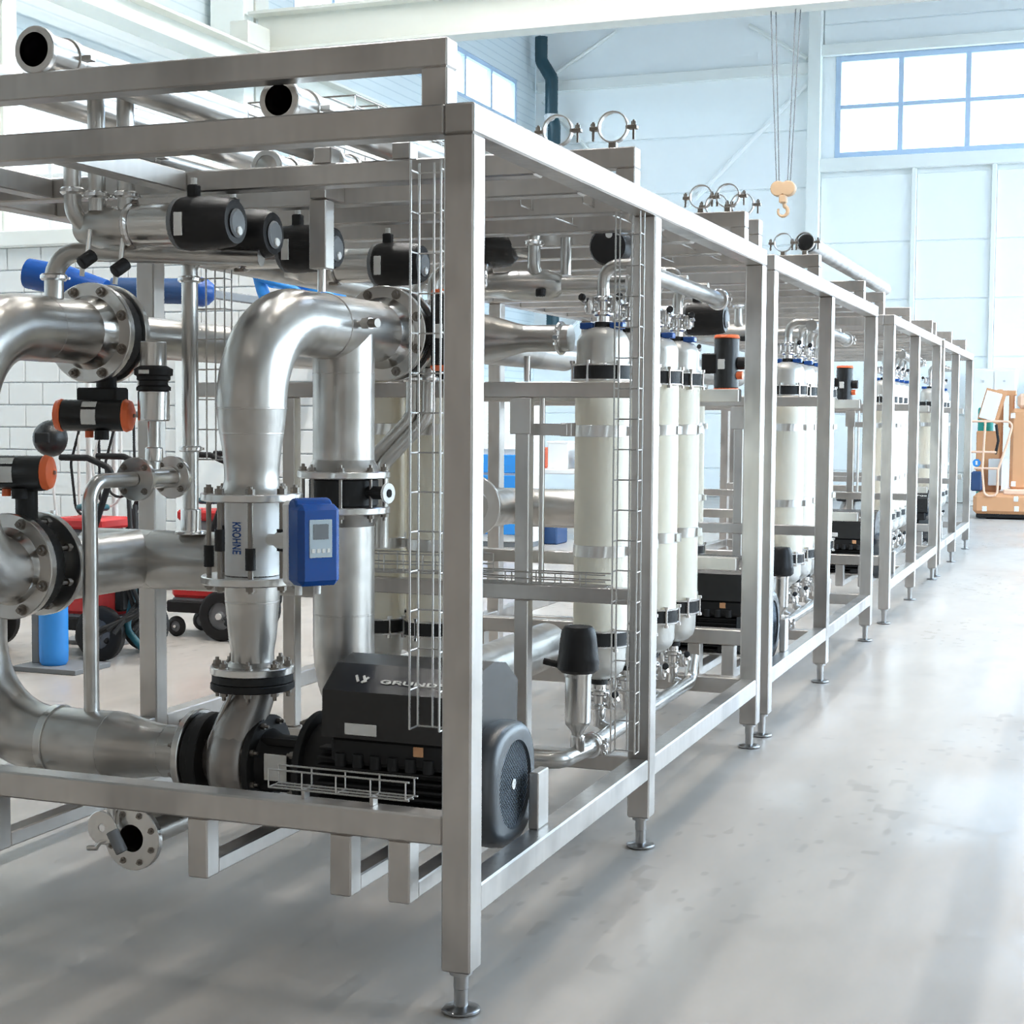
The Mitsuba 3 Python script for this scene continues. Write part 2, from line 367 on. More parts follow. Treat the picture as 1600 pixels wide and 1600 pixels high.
# hoist hook
hk = thing('hoist_hook', 'ochre hook block hanging on four thin ropes from the crane girder', 'crane hook')
hx, hz = -1.965, 4.08
for sx, dy in ((-.17, 0), (-.125, .05), (.105, 0), (.15, .05)):
    part(hk, 'rope', sweep([(hx + sx * 1.0, GY + dy, 6.05), (hx + sx * .45, GY + dy, hz + .06)], .007, 6), 'm_greydark')
for s in (-1, 1):
    part(hk, 'sheave', rcyl((hx + s * .055, GY - .05, hz), (hx + s * .055, GY + .06, hz), .085, .015, 20), 'm_hook')
part(hk, 'crosshead', bx(hx - .04, hx + .04, GY - .05, GY + .06, hz - .16, hz - .07, .01), 'm_hook')
t = np.linspace(.4, 2 * math.pi - 1.0, 18)
part(hk, 'hook', sweep([(hx, GY, hz - .12)] + [(hx + .055 * math.sin(a), GY, hz - .25 + .055 * math.cos(a)) for a in t], np.r_[.02, np.linspace(.024, .012, 18)], 10), 'm_hook')

# lamps: rows of strip lights under the roof
lm = ply(bx(-.055, .055, -1.4, 1.4, -.03, 0, 0), None)
hs = ply(bx(-.09, .09, -1.45, 1.45, .003, .09, .01), 'm_white')
for ri_, x in enumerate((-3.2, -.06)):
    for i in range(4):
        y = 2.3 + 3.0 * i
        l = thing('strip_lamp', 'long white strip lamp under the roof', 'lamp', 'strip lamps under the roof')
        scene[l + '__diffuser'] = {**lm, 'to_world': T().translate([x, y, 8.4]), 'emitter': {'type': 'area', 'radiance': {'type': 'rgb', 'value': [LAMP * g for g in ((1.6, 1.57, 1.5), (1.15, 1.05, .92))[ri_]]}}}
        part(l, 'housing', hs, None, at=(x, y, 8.4))
        part(l, 'hanger', cyl((x, y, 8.49), (x, y, 9.2), .01, 6), 'm_grey')

# ================================================================== block-built room on the left
WY = 8.0
struct('wall_partition', bx(-9.2, -4.3, WY + .02, WY + .2, 0, 3.0, 0), 'm_mortar')
bw, bh, j = .365, .203, .010
bm = {}
for row in range(15):
    z0 = row * .2
    x = -8.5 + (.18 if row % 2 else 0)
    while x < -4.35:
        x1 = min(x + bw - j, -4.31)
        key = round(x1 - x, 3)
        if key not in bm: bm[key] = ply(bx(0, x1 - x, 0, .03, 0, .2 - j, .006), 'm_block', False)
        part('wall_partition', 'block', bm[key], 'm_block', at=(x, WY, z0 + j / 2))
        x += bw
struct('trim_1', bx(-9.2, -4.2, WY - .1, WY + 2.2, 3.0, 3.14, .01), 'm_paint')
rl = thing('guard_railing', 'pale guard railing on the roof edge of the block-built room', 'railing')
for x in (-8.1, -7.3, -6.5, -5.7, -4.9, -4.3):
    part(rl, 'post', bx(x - .02, x + .02, WY, WY + .04, 3.14, 4.0, .003), 'm_wall', False)
for z in (3.35, 3.62, 3.96):
    part(rl, 'rail', bx(-8.6, -4.28, WY + .004, WY + .036, z - .018, z + .018, .004), 'm_wall', False)
dr_ = 'door_1'; labels[dr_] = {'kind': 'structure'}
part(dr_, 'leaf', bx(-6.0, -5.2, WY - .05, WY - .005, 0.02, 2.05, .005), 'm_wall', False)
part(dr_, 'handle', bx(-5.36, -5.33, WY - .09, WY - .05, .95, 1.1, .004), 'm_greydark', False)

# ================================================================== steel frames
TZ, RB, RH = 2.287, 2.2128, .0742
STARTS = [0, 3.742, 8.182, 11.983]
FW = 2.1; PY = (0, 1.655, 3.465)
XROWS = (.655, 1.055, 1.52, 2.0, 2.45, 2.92)
def foot_mesh():
    return lathe([(0, 0), (.042, 0), (.05, .004), (.05, .009), (.042, .013), (.018, .017), (.018, .06), (.0195, .062), (.0195, .098), (.03, .099), (.03, .112), (0, .112)], (0, 0, 0), (0, 0, 1), 28)
def build_frame(label):
    k = thing('steel_frame', label, 'frame', 'welded skid frames in one row')
    for x0 in (-.08, -FW):
        for y in PY:
            pk = part(k, 'post', bx(x0, x0 + .08, y, y + .08, .111, RB, .005), 'm_frame', False)
            ft = foot_mesh(); part(pk, 'foot', ft, 'm_foot', 30, at=(x0 + .04, y + .04, 0))
        part(k, 'top_rail', bx(x0, x0 + .08, 0, 3.545, RB, TZ, .005), 'm_frame', False)
        for a, b in ((.08, 1.655), (1.735, 3.465)):
            part(k, 'bottom_rail', bx(x0 + .003, x0 + .077, a, b, .2486, .3228, .005), 'm_frame', False)
    for y in (0, 3.465):
        part(k, 'cross_rail', bx(-FW + .08, -.08, y + .001, y + .079, RB, TZ, .005), 'm_frame', False)
    for y in XROWS:
        part(k, 'cross_rail', bx(-FW + .08, -.08, y, y + .075, RB - .004, TZ - .012, .005), 'm_frame', False)
    part(k, 'front_rail', bx(-FW + .08, -.08, .003, .077, .4335, .5077, .005), 'm_frame', False)
    part(k, 'rear_rail', bx(-FW + .08, -.08, 3.468, 3.542, .2486, .3228, .005), 'm_frame', False)
    # supports of the columns
    for z in (1.592, .825):
        part(k, 'column_rail', bx(-FW + .08, -.09, 1.965, 2.025, z, z + .06, .004), 'm_frame', False)
        part(k, 'column_rail', bx(-FW + .08, -.09, 3.40, 3.46, z, z + .06, .004), 'm_frame', False)
    for x in (-.60, -1.6):
        part(k, 'support_post', bx(x - .028, x + .028, 1.967, 2.023, .26, .825, .004), 'm_frame', False)
        part(k, 'support_post', bx(x - .028, x + .028, 1.967, 2.023, .885, 1.592, .004), 'm_frame', False)
    part(k, 'base_rail', bx(-FW + .08, -.08, 1.95, 2.02, .2, .26, .004), 'm_frame', False)
    # drop legs below the front rail and the pump base rails they carry
    for x in (-.83, -.40, -.233, -1.52):
        w = .062
        part(k, 'drop_leg', bx(x, x + w, .008, .07, .27, .4335, .004), 'm_frame', False)
        part(k, 'base_rail', bx(x + .002, x + w - .002, .07, .95, .27, .314, .004), 'm_frame', False)
    part(k, 'gusset_plate', bx(-.645, -.562, 1.955, 1.966, 1.455, 1.592, .002), 'm_frame', False)
    part(k, 'strap_arm', bx(-.60, -.44, 2.025, 2.033, 1.45, 1.495, .002), 'm_frame', False)
    part(k, 'strap_arm', bx(-.47, -.425, 2.033, 2.085, 1.447, 1.498, .002), 'm_frame', False)
    part(k, 'conduit', cyl((-.545, 2.04, .886), (-.545, 2.04, 1.591), .011, 12), 'm_steel')
    for x in (-1.30, -1.80):
        part(k, 'longitudinal_rail', bx(x, x + .07, .081, .654, RB, TZ - .012, .004), 'm_frame', False)
    part(k, 'fan_guard_plate', bx(-.075, -.045, .63, .72, .323, .49, .003), 'm_frame', False)
    return k
fr = [build_frame('brushed steel skid frame nearest the camera, holding the big pipework and pump')]
for s, nm in zip(STARTS[1:], ('second', 'third', 'fourth and farthest')):
    fr.append(dup(fr[0], (0, s, 0), f'brushed steel skid frame, {nm} in the row'))
# goalpost pipe supports on top of the frames
def goal(label):
    k = thing('pipe_support', label, 'pipe support', 'portal pipe supports on top of the frames')
    for x in (-.155, -2.02):
        part(k, 'post', bx(x, x + .07, .03, .10, TZ, 2.385, .004), 'm_frame', False)
    part(k, 'crossbar', bx(-2.02, -.085, .03, .10, 2.385, 2.457, .004), 'm_frame', False)
    return k
g0 = goal('steel portal pipe support on the front end of the nearest frame')
names = ['nearest', 'second', 'third', 'farthest']
for i, s in enumerate(STARTS):
    for jn, y in enumerate((0, 1.655, 3.435)):
        if i == 0 and jn == 0: continue
        dup(g0, (0, s + y, 0), f'steel portal pipe support over the {("front", "middle", "rear")[jn]} posts of the {names[i]} frame')

# ================================================================== big pipework of the nearest frame
PR = .107
def seam(parent, c, d, r, w=.006):
    part(parent, 'weld_seam', ring(c, d, r + .0012, r - .004, w, 32, .001), 'm_pipe', 40)
def flange(parent, c, d, ro=.170, ri=.100, th=.024, name='flange', mat='m_steel'):
    return part(parent, name, ring(c, d, ro, ri, th, 48, .003), mat, 40)
X0, Y0 = -.965, .59
# --- pump with motor
def build_pump(label):
    k = thing('pump', label, 'pump', 'motor pumps in the frames')
    ax, az = Y0 - .005, .463
    ex, ey, ez = np.eye(3)
    # volute: a snail body and a neck that rises to the discharge flange
    sec = [((-.985, ax, az), .062, .135), ((-.985, ax, az), .075, .15)]
    vol = lathe([(0, -.075), (.10, -.075), (.135, -.06), (.155, -.03), (.158, 0), (.152, .03), (.13, .058), (.09, .07), (0, .07)], (-.985, ax, az), (1, 0, 0), 40)
    part(k, 'volute', vol, 'm_cast', 40)
    neck = loft([((-.985, ax - .055, az - .02), ex * .07, ey * .085), ((-.99, ax - .055, az + .05), ex * .078, ey * .085), ((-.985, ax - .04, az + .11), ex * .08, ey * .085),
                 ((-.975, ax - .012, az + .165), ex * .076, ey * .078), ((X0, Y0, az + .205), ex * .072, ey * .072), ((X0, Y0, .70), ex * .073, ey * .073)])
    part(k, 'discharge_neck', neck, 'm_cast', 40)
    part(k, 'seam_rib', sweep(bend([(-1.045, ax - .10, az - .08), (-1.053, ax - .11, az + .07), (-1.02, ax - .085, az + .15), (X0 - .02, Y0 - .07, .70)], .1, 6), .006, 8), 'm_cast')
    fl = flange(k, (X0, Y0, .683), (0, 0, 1), .128, .05, .022, 'outlet_flange', 'm_blackmatte')
    fl = flange(k, (-1.12, ax, az), (1, 0, 0), .135, .05, .03, 'inlet_flange', 'm_blackmatte')
    part(k, 'inlet_neck', cyl((-1.10, ax, az), (-1.0, ax, az), .085, 24), 'm_cast')
    # lantern between pump and motor
    fl = part(k, 'lantern_flange', ring((-.925, ax, az), (1, 0, 0), .142, .04, .022, 40), 'm_blackmatte', 40)
    bolts(fl, (-.925, ax, az), (1, 0, 0), .125, 8, .010, .012, .022)
    ln = part(k, 'lantern', lathe([(0, 0), (.10, 0), (.085, .03), (.082, .12), (.10, .15), (.14, .17), (0, .17)], (-.905, ax, az), (1, 0, 0), 32), 'm_blackmatte', 35)
    for t in (.6, 2.2, 3.9, 5.4):
        part(ln, 'rib', bx(-.90, -.75, ax + .09 * math.cos(t) - .008, ax + .09 * math.cos(t) + .008, az + .09 * math.sin(t) - .012, az + .09 * math.sin(t) + .012, .003), 'm_blackmatte')
    part(ln, 'nameplate', bx(-.868, -.792, ax - .098, ax - .094, az - .035, az + .045, .001), 'm_label', False, 'pale printed nameplate')
    fl = part(k, 'motor_flange', ring((-.742, ax, az), (1, 0, 0), .165, .04, .022, 44), 'm_blackmatte', 40)
    bolts(fl, (-.742, ax, az), (1, 0, 0), .15, 8, .011, .014)
    mb = part(k, 'motor_body', cyl((-.72, ax, az), (-.20, ax, az), .135, 32), 'm_blackmatte')
    for s in range(11):
        z = az - .128 + .024 * s
        w = math.sqrt(max(.168 ** 2 - (z - az) ** 2, .01))
        if z < az + .10:
            part(mb, 'cooling_fin', bx(-.66, -.215, ax - w, ax + w, z - .004, z + .004, .002), 'm_blackmatte', False)
    for x in (-.6, -.32):
        part(mb, 'foot', bx(x - .04, x + .04, ax - .13, ax + .13, .325, .36, .006), 'm_blackmatte', False)
    # fan cover: rounded, wider than high
    def rr(hw, hh, e, n=48):
        t = np.arange(n) * 2 * math.pi / n
        c, s = np.cos(t), np.sin(t)
        return np.c_[np.sign(c) * np.abs(c) ** (2 / e) * hw, np.sign(s) * np.abs(s) ** (2 / e) * hh]
    S = []
    for x, a in ((-.255, .165), (-.25, .173), (-.14, .180), (-.115, .177), (-.102, .166), (-.096, .150)):
        S.append(np.c_[np.full(48, x), ax + rr(a, a, 2.6)[:, 0], az + rr(a, a, 2.6)[:, 1]])
    inner = [(np.c_[np.full(48, x), ax + rr(a, a, 2.0)[:, 0], az + rr(a, a, 2.0)[:, 1]]) for x, a in ((-.098, .128), (-.11, .124))]
    S += inner
    V = np.vstack(S); f = []
    for i in range(len(S) - 1):
        for j_ in range(48):
            q = (j_ + 1) % 48; f += [(i * 48 + j_, i * 48 + q, (i + 1) * 48 + q), (i * 48 + j_, (i + 1) * 48 + q, (i + 1) * 48 + j_)]
    fc = part(k, 'fan_cover', mk(V, f), 'm_fan', 40, 'glossy black fan cover with round grille')
    part(fc, 'fan_cavity', cyl((-.15, ax, az), (-.125, ax, az), .13, 32), 'm_hole')
    bars = []
    for s in range(-11, 12):
        o = s * .0105
        L = math.sqrt(max(.124 ** 2 - o ** 2, 0))
        if L > .01:
            a_ = math.radians(38)
            u = np.array([0, math.cos(a_), math.sin(a_)]); v = np.array([0, -math.sin(a_), math.cos(a_)])
            c = np.array([-.107, ax, az]) + v * o
            bars.append(sweep([c - u * L, c + u * L], .0011, 5))
    part(fc, 'grille', cat(bars), 'm_grille', 35, 'grille of slanting bars')
    part(fc, 'shaft_mark', lathe([(0, .0), (.014, 0), (.016, .004), (0, .006)], (-.107, ax, az), (1, 0, 0), 16), 'm_white')
    # drive box
    yb0, yb1 = .385, .775
    pts = [(yb0, .60), (yb0 + .005, .735), (yb0 + .10, .80), (yb0 + .2, .815), (yb1 - .1, .80), (yb1, .735), (yb1 - .005, .60)]
    def prism(x0, x1, pts, shrink=0):
        n = len(pts); V = [(x0, y, z) for y, z in pts] + [(x1, y, z) for y, z in pts]
        f = [(i, (i + 1) % n, n + (i + 1) % n) for i in range(n)] + [(i, n + (i + 1) % n, n + i) for i in range(n)]
        f += [(0, i + 1, i) for i in range(1, n - 1)] + [(n, n + i, n + i + 1) for i in range(1, n - 1)]
        m = mk(V, f); m.fix_normals(); return m
    dc = part(k, 'drive_cover', prism(-.62, -.165, pts), 'm_black', False, 'black faceted drive cover')
    part(k, 'drive_base', bx(-.60, -.185, yb0 + .012, yb1 - .012, .52, .602, .012), 'm_blackmatte', False)
    for i in range(6):
        part(k, 'cable_gland', rcyl((-.565 + .055 * i, yb0 + .012, .515), (-.565 + .055 * i, yb0 + .012, .555), .017, .004, 12), 'm_blackmatte')
    part(dc, 'type_plate', bx(-.545, -.445, yb0 - .004, yb0 - .001, .612, .645, .001), 'm_label', False, 'small pale type plate')
    part(k, 'warning_label', bx(-.335, -.305, yb0 + .006, yb0 + .011, .562, .59, .001), 'm_tan', False, 'small orange warning label')
    d = np.array([0, .095, .065]); d /= np.linalg.norm(d)
    nrm = np.array([0, -d[2], d[1]])
    tx = meshkit.text_mesh('GRUNDFOS', .0145, .0015, True)
    tx.apply_scale([2.5, 1, 1])
    part(dc, 'lettering', orient(tx, np.array([-.455, yb0 + .035, .757]) + nrm * .0005, np.array([1.0, 0, 0]), d, nrm), 'm_label', False, 'white raised lettering')
    lg = cat([orient(bx(0, .008, 0, .03, 0, .0015, 0), np.array([-.525 + .012 * i, yb0 + .035, .757]) + nrm * .0005, np.array([.83, 0, 0]) + d * .55 * (-1) ** i, d * .83 + np.array([-.5, 0, 0]) * (-1) ** i, nrm) for i in range(3)])
    part(dc, 'emblem', lg, 'm_label', False)
    part(k, 'base_plate', bx(-1.05, -.2, ax - .15, ax + .15, .3145, .325, .003), 'm_frame', False)
    return k
pumps = [build_pump('black motor pump with glossy fan cover in the nearest frame')]
for s, nm in zip(STARTS[1:], ('second', 'third', 'farthest')):
    pumps.append(dup(pumps[0], (0, s, 0), f'black motor pump at the front of the {nm} frame'))

# --- suction pipe into the pump
sp = thing('suction_pipe', 'thick steel suction pipe running low from the left into the pump', 'pipe')
part(sp, 'elbow', pipe([(-2.02, Y0, .92), (-2.02, Y0, .463), (-1.70, Y0, .463)], .1095, .305, 36, 16), 'm_pipe')
part(sp, 'straight', sweep([(-1.705, Y0, .463), (-1.47, Y0, .463)], .1095, 36), 'm_pipe')
red = [(.1095, 0)] + [(.1095 - .028 * (3 * t * t - 2 * t ** 3), .19 * t) for t in np.linspace(0, 1, 9)] + [(.0815, .30)]
part(sp, 'reducer', lathe(red, (-1.47, Y0, .463), (1, 0, 0), 40), 'm_pipe')
seam(sp, (-1.475, Y0, .463), (1, 0, 0), .1095); seam(sp, (-1.27, Y0, .463), (1, 0, 0), .082)
part(sp, 'pipe_clamp', ring((-1.70, Y0, .463), (1, 0, 0), .116, .109, .028, 40), 'm_steel', 40)
part(sp, 'clamp_lug', bx(-1.705, -1.665, Y0 - .13, Y0 - .10, .33, .40, .004), 'm_steel')
fl = flange(sp, (-1.175, Y0, .463), (1, 0, 0), .14, .08, .024)
bolts(fl, (-1.175, Y0, .463), (1, 0, 0), .118, 8, .010, .012)
part(sp, 'gasket', ring((-1.15, Y0, .463), (1, 0, 0), .128, .08, .03, 40), 'm_rubber', 40)

# --- riser 1: reducer, flow meter, reducer, elbow, tee run
r1 = thing('flow_meter', 'pale grey flow meter between bolted flanges with blue display box', 'flow meter')
rb1 = part(r1, 'body', cyl((X0, Y0, 1.034), (X0, Y0, 1.258), .083, 40), 'm_meter', 40, 'pale grey cylindrical meter body')
part(r1, 'liner', cyl((X0, Y0, 1.028), (X0, Y0, 1.264), .078, 32), 'm_blackmatte')
part(r1, 'branch', cyl((X0, Y0, 1.145), (-.79, Y0 - .06, 1.145), .018, 16), 'm_label')
part(r1, 'collar', cyl((-.85, Y0 - .04, 1.145), (-.775, Y0 - .065, 1.145), .026, 16), 'm_label')
ms = meshkit.text_mesh('KROHNE', .028, .0012, True)
v = np.array(ms.vertices); a = -.42 - (v[:, 1]) / .083
rad = .0835 + v[:, 2]
ang = math.radians(-103) + v[:, 1] / .083
nv = np.c_[X0 + rad * np.cos(ang), Y0 + rad * np.sin(ang), 1.20 - v[:, 0] * .62]
part(rb1, 'lettering', mk(nv, ms.faces), 'm_ink', False, 'blue vertical lettering')
# converter housing
cvx = np.array([-.70, .47, 1.145]); e1 = np.array([.80, -.60, 0.0]); e1 /= np.linalg.norm(e1); e2 = np.array([-e1[1], e1[0], 0]); e3 = np.array([0, 0, 1.0])
def ob(c, ex, ey, ez, hx_, hy_, hz_, b=.008):
    return orient(bx(-hx_, hx_, -hy_, hy_, -hz_, hz_, b), c, ex, ey, ez)
part(r1, 'housing_back', ob(cvx - e1 * .048, e1, e2, e3, .026, .060, .125, .012), 'm_white', False, 'white rear half of the display housing')
hf = part(r1, 'housing_front', ob(cvx + e1 * .022, e1, e2, e3, .046, .066, .118, .016), 'm_blue', False, 'blue front half of the display housing')
part(hf, 'hinge', orient(rcyl((0, 0, -.06), (0, 0, .06), .03, .01, 20), cvx + e3 * .105, e1, e3, -e2), 'm_blue')
part(hf, 'display', ob(cvx + e1 * .068 - e3 * .0 + e3 * .02, e1, e2, e3, .002, .036, .055, .001), 'm_screen', False)
part(hf, 'screen', ob(cvx + e1 * .0705 + e3 * .04, e1, e2, e3, .001, .024, .022, .0005), 'm_greydark', False)
for i in range(4):
    part(hf, 'button', ob(cvx + e1 * .0705 - e3 * .015 + e2 * (-.024 + .016 * i), e1, e2, e3, .0012, .005, .006, .0005), 'm_label', False)
for s in (-1, 1):
    part(r1, 'cable_gland', cyl(cvx - e3 * .15 + e2 * .03 * s - e1 * .02, cvx - e3 * .115 + e2 * .03 * s - e1 * .02, .011, 12), 'm_label')

cn = thing('conical_reducer', 'short steel cone joining the flow meter down to the black pump flange', 'pipe reducer')
part(cn, 'cone', lathe([(.086, 1.01), (.0835, .96), (.073, .84), (.066, .80), (.066, .768), (.085, .755)], (X0, Y0, 0), (0, 0, 1), 40), 'm_pipe')
fl = flange(cn, (X0, Y0, 1.008), (0, 0, 1), .155, .08, .024, 'upper_flange')
fl = flange(cn, (X0, Y0, .731), (0, 0, 1), .128, .06, .024, 'lower_flange')
part(cn, 'gasket', ring((X0, Y0, .706), (0, 0, 1), .124, .06, .025, 40), 'm_rubber', 40)
bolts(fl, (X0, Y0, .756), (0, 0, -1), .108, 8, .012, .014, .072)
seam(cn, (X0, Y0, .95), (0, 0, 1), .0828)
rods = ply(cat(cyl((0, 0, -.02), (0, 0, .30), .008, 10), hexa((0, 0, .276), (0, 0, .292), .014), hexa((0, 0, -.014), (0, 0, .002), .014), cyl((0, 0, -.001), (0, 0, .001), .018, 12)), 'm_bolt', 35)
slv = ply(cyl((0, 0, .085), (0, 0, .15), .0155, 14), 'm_rubber', 35)
for i in range(8):
    t = (i + .62) * math.pi / 4
    p = (X0 + .130 * math.cos(t), Y0 + .130 * math.sin(t), 1.008)
    rk = part(r1, 'tie_rod', rods, None, at=p); part(rk, 'sleeve', slv, None, at=(p[0], p[1], p[2] + (.02 if i % 2 else -.035)))

el = thing('discharge_elbow', 'large steel elbow rising from the flow meter and curving back into the tee', 'pipe elbow')
fl = flange(el, (X0, Y0, 1.260), (0, 0, 1), .155, .08, .024)
part(el, 'cone', lathe([(.10, 1.284), (.088, 1.30), (.083, 1.325), (.084, 1.36), (.090, 1.42), (.1, 1.48), (.1055, 1.53), (.107, 1.545)], (X0, Y0, 0), (0, 0, 1), 44), 'm_pipe')
ep = bend([(X0, Y0, 1.54), (X0, Y0, 1.815), (X0, 1.06, 1.815)], .27, 24)
part(el, 'bend', sweep(ep, PR, 44), 'm_pipe', 60)
seam(el, (X0, Y0, 1.537), (0, 0, 1), PR); seam(el, (X0, Y0, 1.462), (0, 0, 1), .097)
part(el, 'seam_ring', ring((X0, 1.055, 1.815), (0, 1, 0), PR + .003, PR - .01, .008, 44), 'm_weld', 40)

te = thing('branch_tee', 'thick upright steel tee pipe behind the elbow with a drain nozzle', 'pipe tee')
Y1 = 1.205
part(te, 'run', sweep([(X0, 1.062, 1.815), (X0, 1.50, 1.815)], PR, 44), 'm_pipe')
part(te, 'branch', sweep([(X0, Y1, 1.815), (X0, Y1, 1.345)], PR - .002, 44), 'm_pipe')
seam(te, (X0, Y1, 1.66), (0, 0, 1), PR - .002)
part(te, 'neck', lathe([(PR - .002, 1.37), (.118, 1.345), (.13, 1.33)], (X0, Y1, 0), (0, 0, 1), 44), 'm_pipe')
fl = flange(te, (X0, Y1, 1.308), (0, 0, 1), .158, .09, .024, 'lower_flange')
fl = flange(te, (X0, 1.505, 1.815), (0, 1, 0), .170, .10, .026, 'rear_flange')
part(te, 'flange_neck', lathe([(PR, 0), (.122, .045), (.128, .06)], (X0, 1.445, 1.815), (0, 1, 0), 44), 'm_steel')
bolts(fl, (X0, 1.505, 1.815), (0, 1, 0), .147, 8, .013, .016, .11)
part(te, 'nozzle', cyl((X0 + .06, 1.15, 1.825), (-.80, 1.10, 1.825), .012, 14), 'm_steel')
part(te, 'nozzle_union', cyl((-.845, 1.115, 1.825), (-.815, 1.105, 1.825), .02, 6), 'm_steel')
part(te, 'nozzle_cap', cyl((-.815, 1.105, 1.825), (-.785, 1.095, 1.825), .015, 14), 'm_bolt')

bv = thing('butterfly_valve', 'black wafer valve with white stem end clamped under the upright tee', 'valve')
part(bv, 'body', ring((X0, Y1, 1.212), (0, 0, 1), .118, .08, .095, 44, .006), 'm_rubber', 40, 'black wafer body')
part(bv, 'stem_neck', cyl((X0 + .1, Y1 - .03, 1.262), (-.775, Y1 - .06, 1.262), .022, 16), 'm_rubber')
part(bv, 'stem_end', cyl((-.775, Y1 - .06, 1.262), (-.765, Y1 - .062, 1.262), .034, 20), 'm_white', 35, 'white stem end disc')
part(bv, 'stem_hole', cyl((-.7655, Y1 - .0619, 1.262), (-.763, Y1 - .0623, 1.262), .014, 16), 'm_hole')
lp = thing('lower_tee_pipe', 'thick steel pipe going down from the wafer valve behind the motor', 'pipe')
fl = flange(lp, (X0, Y1, 1.188), (0, 0, 1), .158, .09, .024)
part(lp, 'neck', lathe([(.13, 1.19), (.118, 1.17), (PR - .002, 1.145)], (X0, Y1, 0), (0, 0, 1), 44), 'm_pipe')
part(lp, 'riser', sweep(bend([(X0, Y1, 1.16), (X0, Y1, .45), (X0, 1.7, .45)], .3, 20), PR - .002, 44), 'm_pipe', 60)
part(lp, 'outlet', sweep([(X0, 1.70, .45), (X0, 3.3, .45)], PR - .002, 44), 'm_pipe', 60)
seam(lp, (X0, Y1, .84), (0, 0, 1), PR - .002)
bolts(fl, (X0, Y1, 1.332), (0, 0, -1), .138, 8, .012, .014, .144)

# header from the left into the lower tee
hd = thing('cross_header', 'thick horizontal steel pipe running from the left flange behind the flow meter', 'pipe')
part(hd, 'tube', sweep([(-2.0, Y1, 1.0), (X0 - .05, Y1, 1.0)], .106, 44), 'm_pipe', 60)
seam(hd, (-1.72, Y1, 1.0), (1, 0, 0), .106)
part(hd, 'branch', sweep([(-1.79, Y1, 1.0), (-1.79, .66, 1.0)], .106, 40), 'm_pipe', 60)
fl = flange(hd, (-1.79, .632, 1.03), (0, 1, 0), .17, .1, .026)

# --- left flanged pipe: elbow from below, flange, wafer valve, onward pipe
lx = -1.765
lf = thing('left_elbow_pipe', 'large steel elbow with bolted flange at the left picture edge', 'pipe elbow')
part(lf, 'bend', sweep(bend([(lx - .01, .72, 1.795), (lx - .01, .255, 1.795), (lx - .01, .255, 1.03), (lx - .01, .455, 1.03)], [0, .29, .2, 0], 24), PR, 44), 'm_pipe', 60)
part(lf, 'straight', sweep([(lx - .01, .72, 1.795), (lx - .01, .85, 1.795)], PR, 44), 'm_pipe', 60)
seam(lf, (lx - .01, .64, 1.795), (0, 1, 0), PR)
part(lf, 'flange_neck', lathe([(PR, 0), (.122, .045), (.128, .06)], (lx - .01, .84, 1.795), (0, 1, 0), 44), 'm_steel')
fl = flange(lf, (lx - .01, .895, 1.795), (0, 1, 0), .170, .10, .028)
bolts(fl, (lx - .01, .895, 1.795), (0, 1, 0), .147, 8, .0135, .016, .12)
part(lf, 'lower_flange_neck', lathe([(PR, 0), (.122, .04), (.128, .05)], (lx - .02, .43, 1.035), (0, 1, 0), 44), 'm_steel')
fl = flange(lf, (lx - .02, .475, 1.035), (0, 1, 0), .170, .10, .028, 'lower_flange')
bolts(fl, (lx - .02, .475, 1.035), (0, 1, 0), .147, 8, .0135, .016, .12)
def actuator_valve(label, c, z_act, stem_z):
    k = thing('actuated_butterfly_valve', label, 'valve')
    part(k, 'wafer_body', ring((c[0], c[1], c[2]), (0, 1, 0), .158, .09, .06, 44, .006), 'm_rubber', 40)
    s = 1 if z_act > c[2] else -1
    part(k, 'stem_neck', cyl((c[0] + .03, c[1] + .03, c[2] + s * .13), (c[0] + .03, c[1] + .03, z_act), .035, 16), 'm_rubber')
    part(k, 'bracket', bx(c[0] - .06, c[0] + .1, c[1] - .02, c[1] + .06, z_act + .05 * (-s) - .01, z_act - s * .05 + .045, .006), 'm_blackmatte', False)
    a0, a1 = np.array([c[0] - .07, c[1] - .075, z_act]), np.array([c[0] + .13, c[1] - .01, z_act])
    part(k, 'cylinder', rcyl(a0, a1, .053, .006, 28), 'm_black', 35, 'black actuator cylinder')
    d = (a1 - a0) / np.linalg.norm(a1 - a0)
    for e, q in ((a0, -d), (a1, d)):
        ec = part(k, 'end_cap', lathe([(0, 0), (.054, 0), (.056, .006), (.05, .022), (.03, .03), (0, .03)], e, q, 20), 'm_orange', 30, 'orange end cap')
        part(ec, 'screw', cyl(e + q * .03, e + q * .036, .007, 6), 'm_bolt')
    mid = (a0 + a1) / 2; sd = np.cross(d, [0, 0, 1.0])
    for w0, w1, z0, z1 in ((-.03, .02, .028, .046), (-.03, .02, -.03, .02)):
        th = np.linspace(math.asin(z0 / .054), math.asin(z1 / .054), 5)
        V = []; f = []
        for t in th:
            for w in (w0, w1): V.append(mid + d * w + sd * (.0545 * math.cos(t)) + np.array([0, 0, .0545 * math.sin(t)]))
        for i in range(4): f += [(2 * i, 2 * i + 1, 2 * i + 3), (2 * i, 2 * i + 3, 2 * i + 2)]
        part(k, 'plate', mk(V, f), 'm_label', 60, 'pale printed plate')
    part(k, 'air_port', cyl(mid + np.array([-.02, 0, -.05]), mid + np.array([-.02, 0, -.075]), .014, 12), 'm_orange')
    part(k, 'position_knob', cyl(mid + np.array([.03, 0, -s * 0 - .05]), mid + np.array([.03, 0, -.082]), .024, 16), 'm_blackmatte')
    return k
actuator_valve('actuated wafer valve with black orange-ended cylinder below the upper left flange', (lx - .01, .925, 1.795), 1.515, 0)
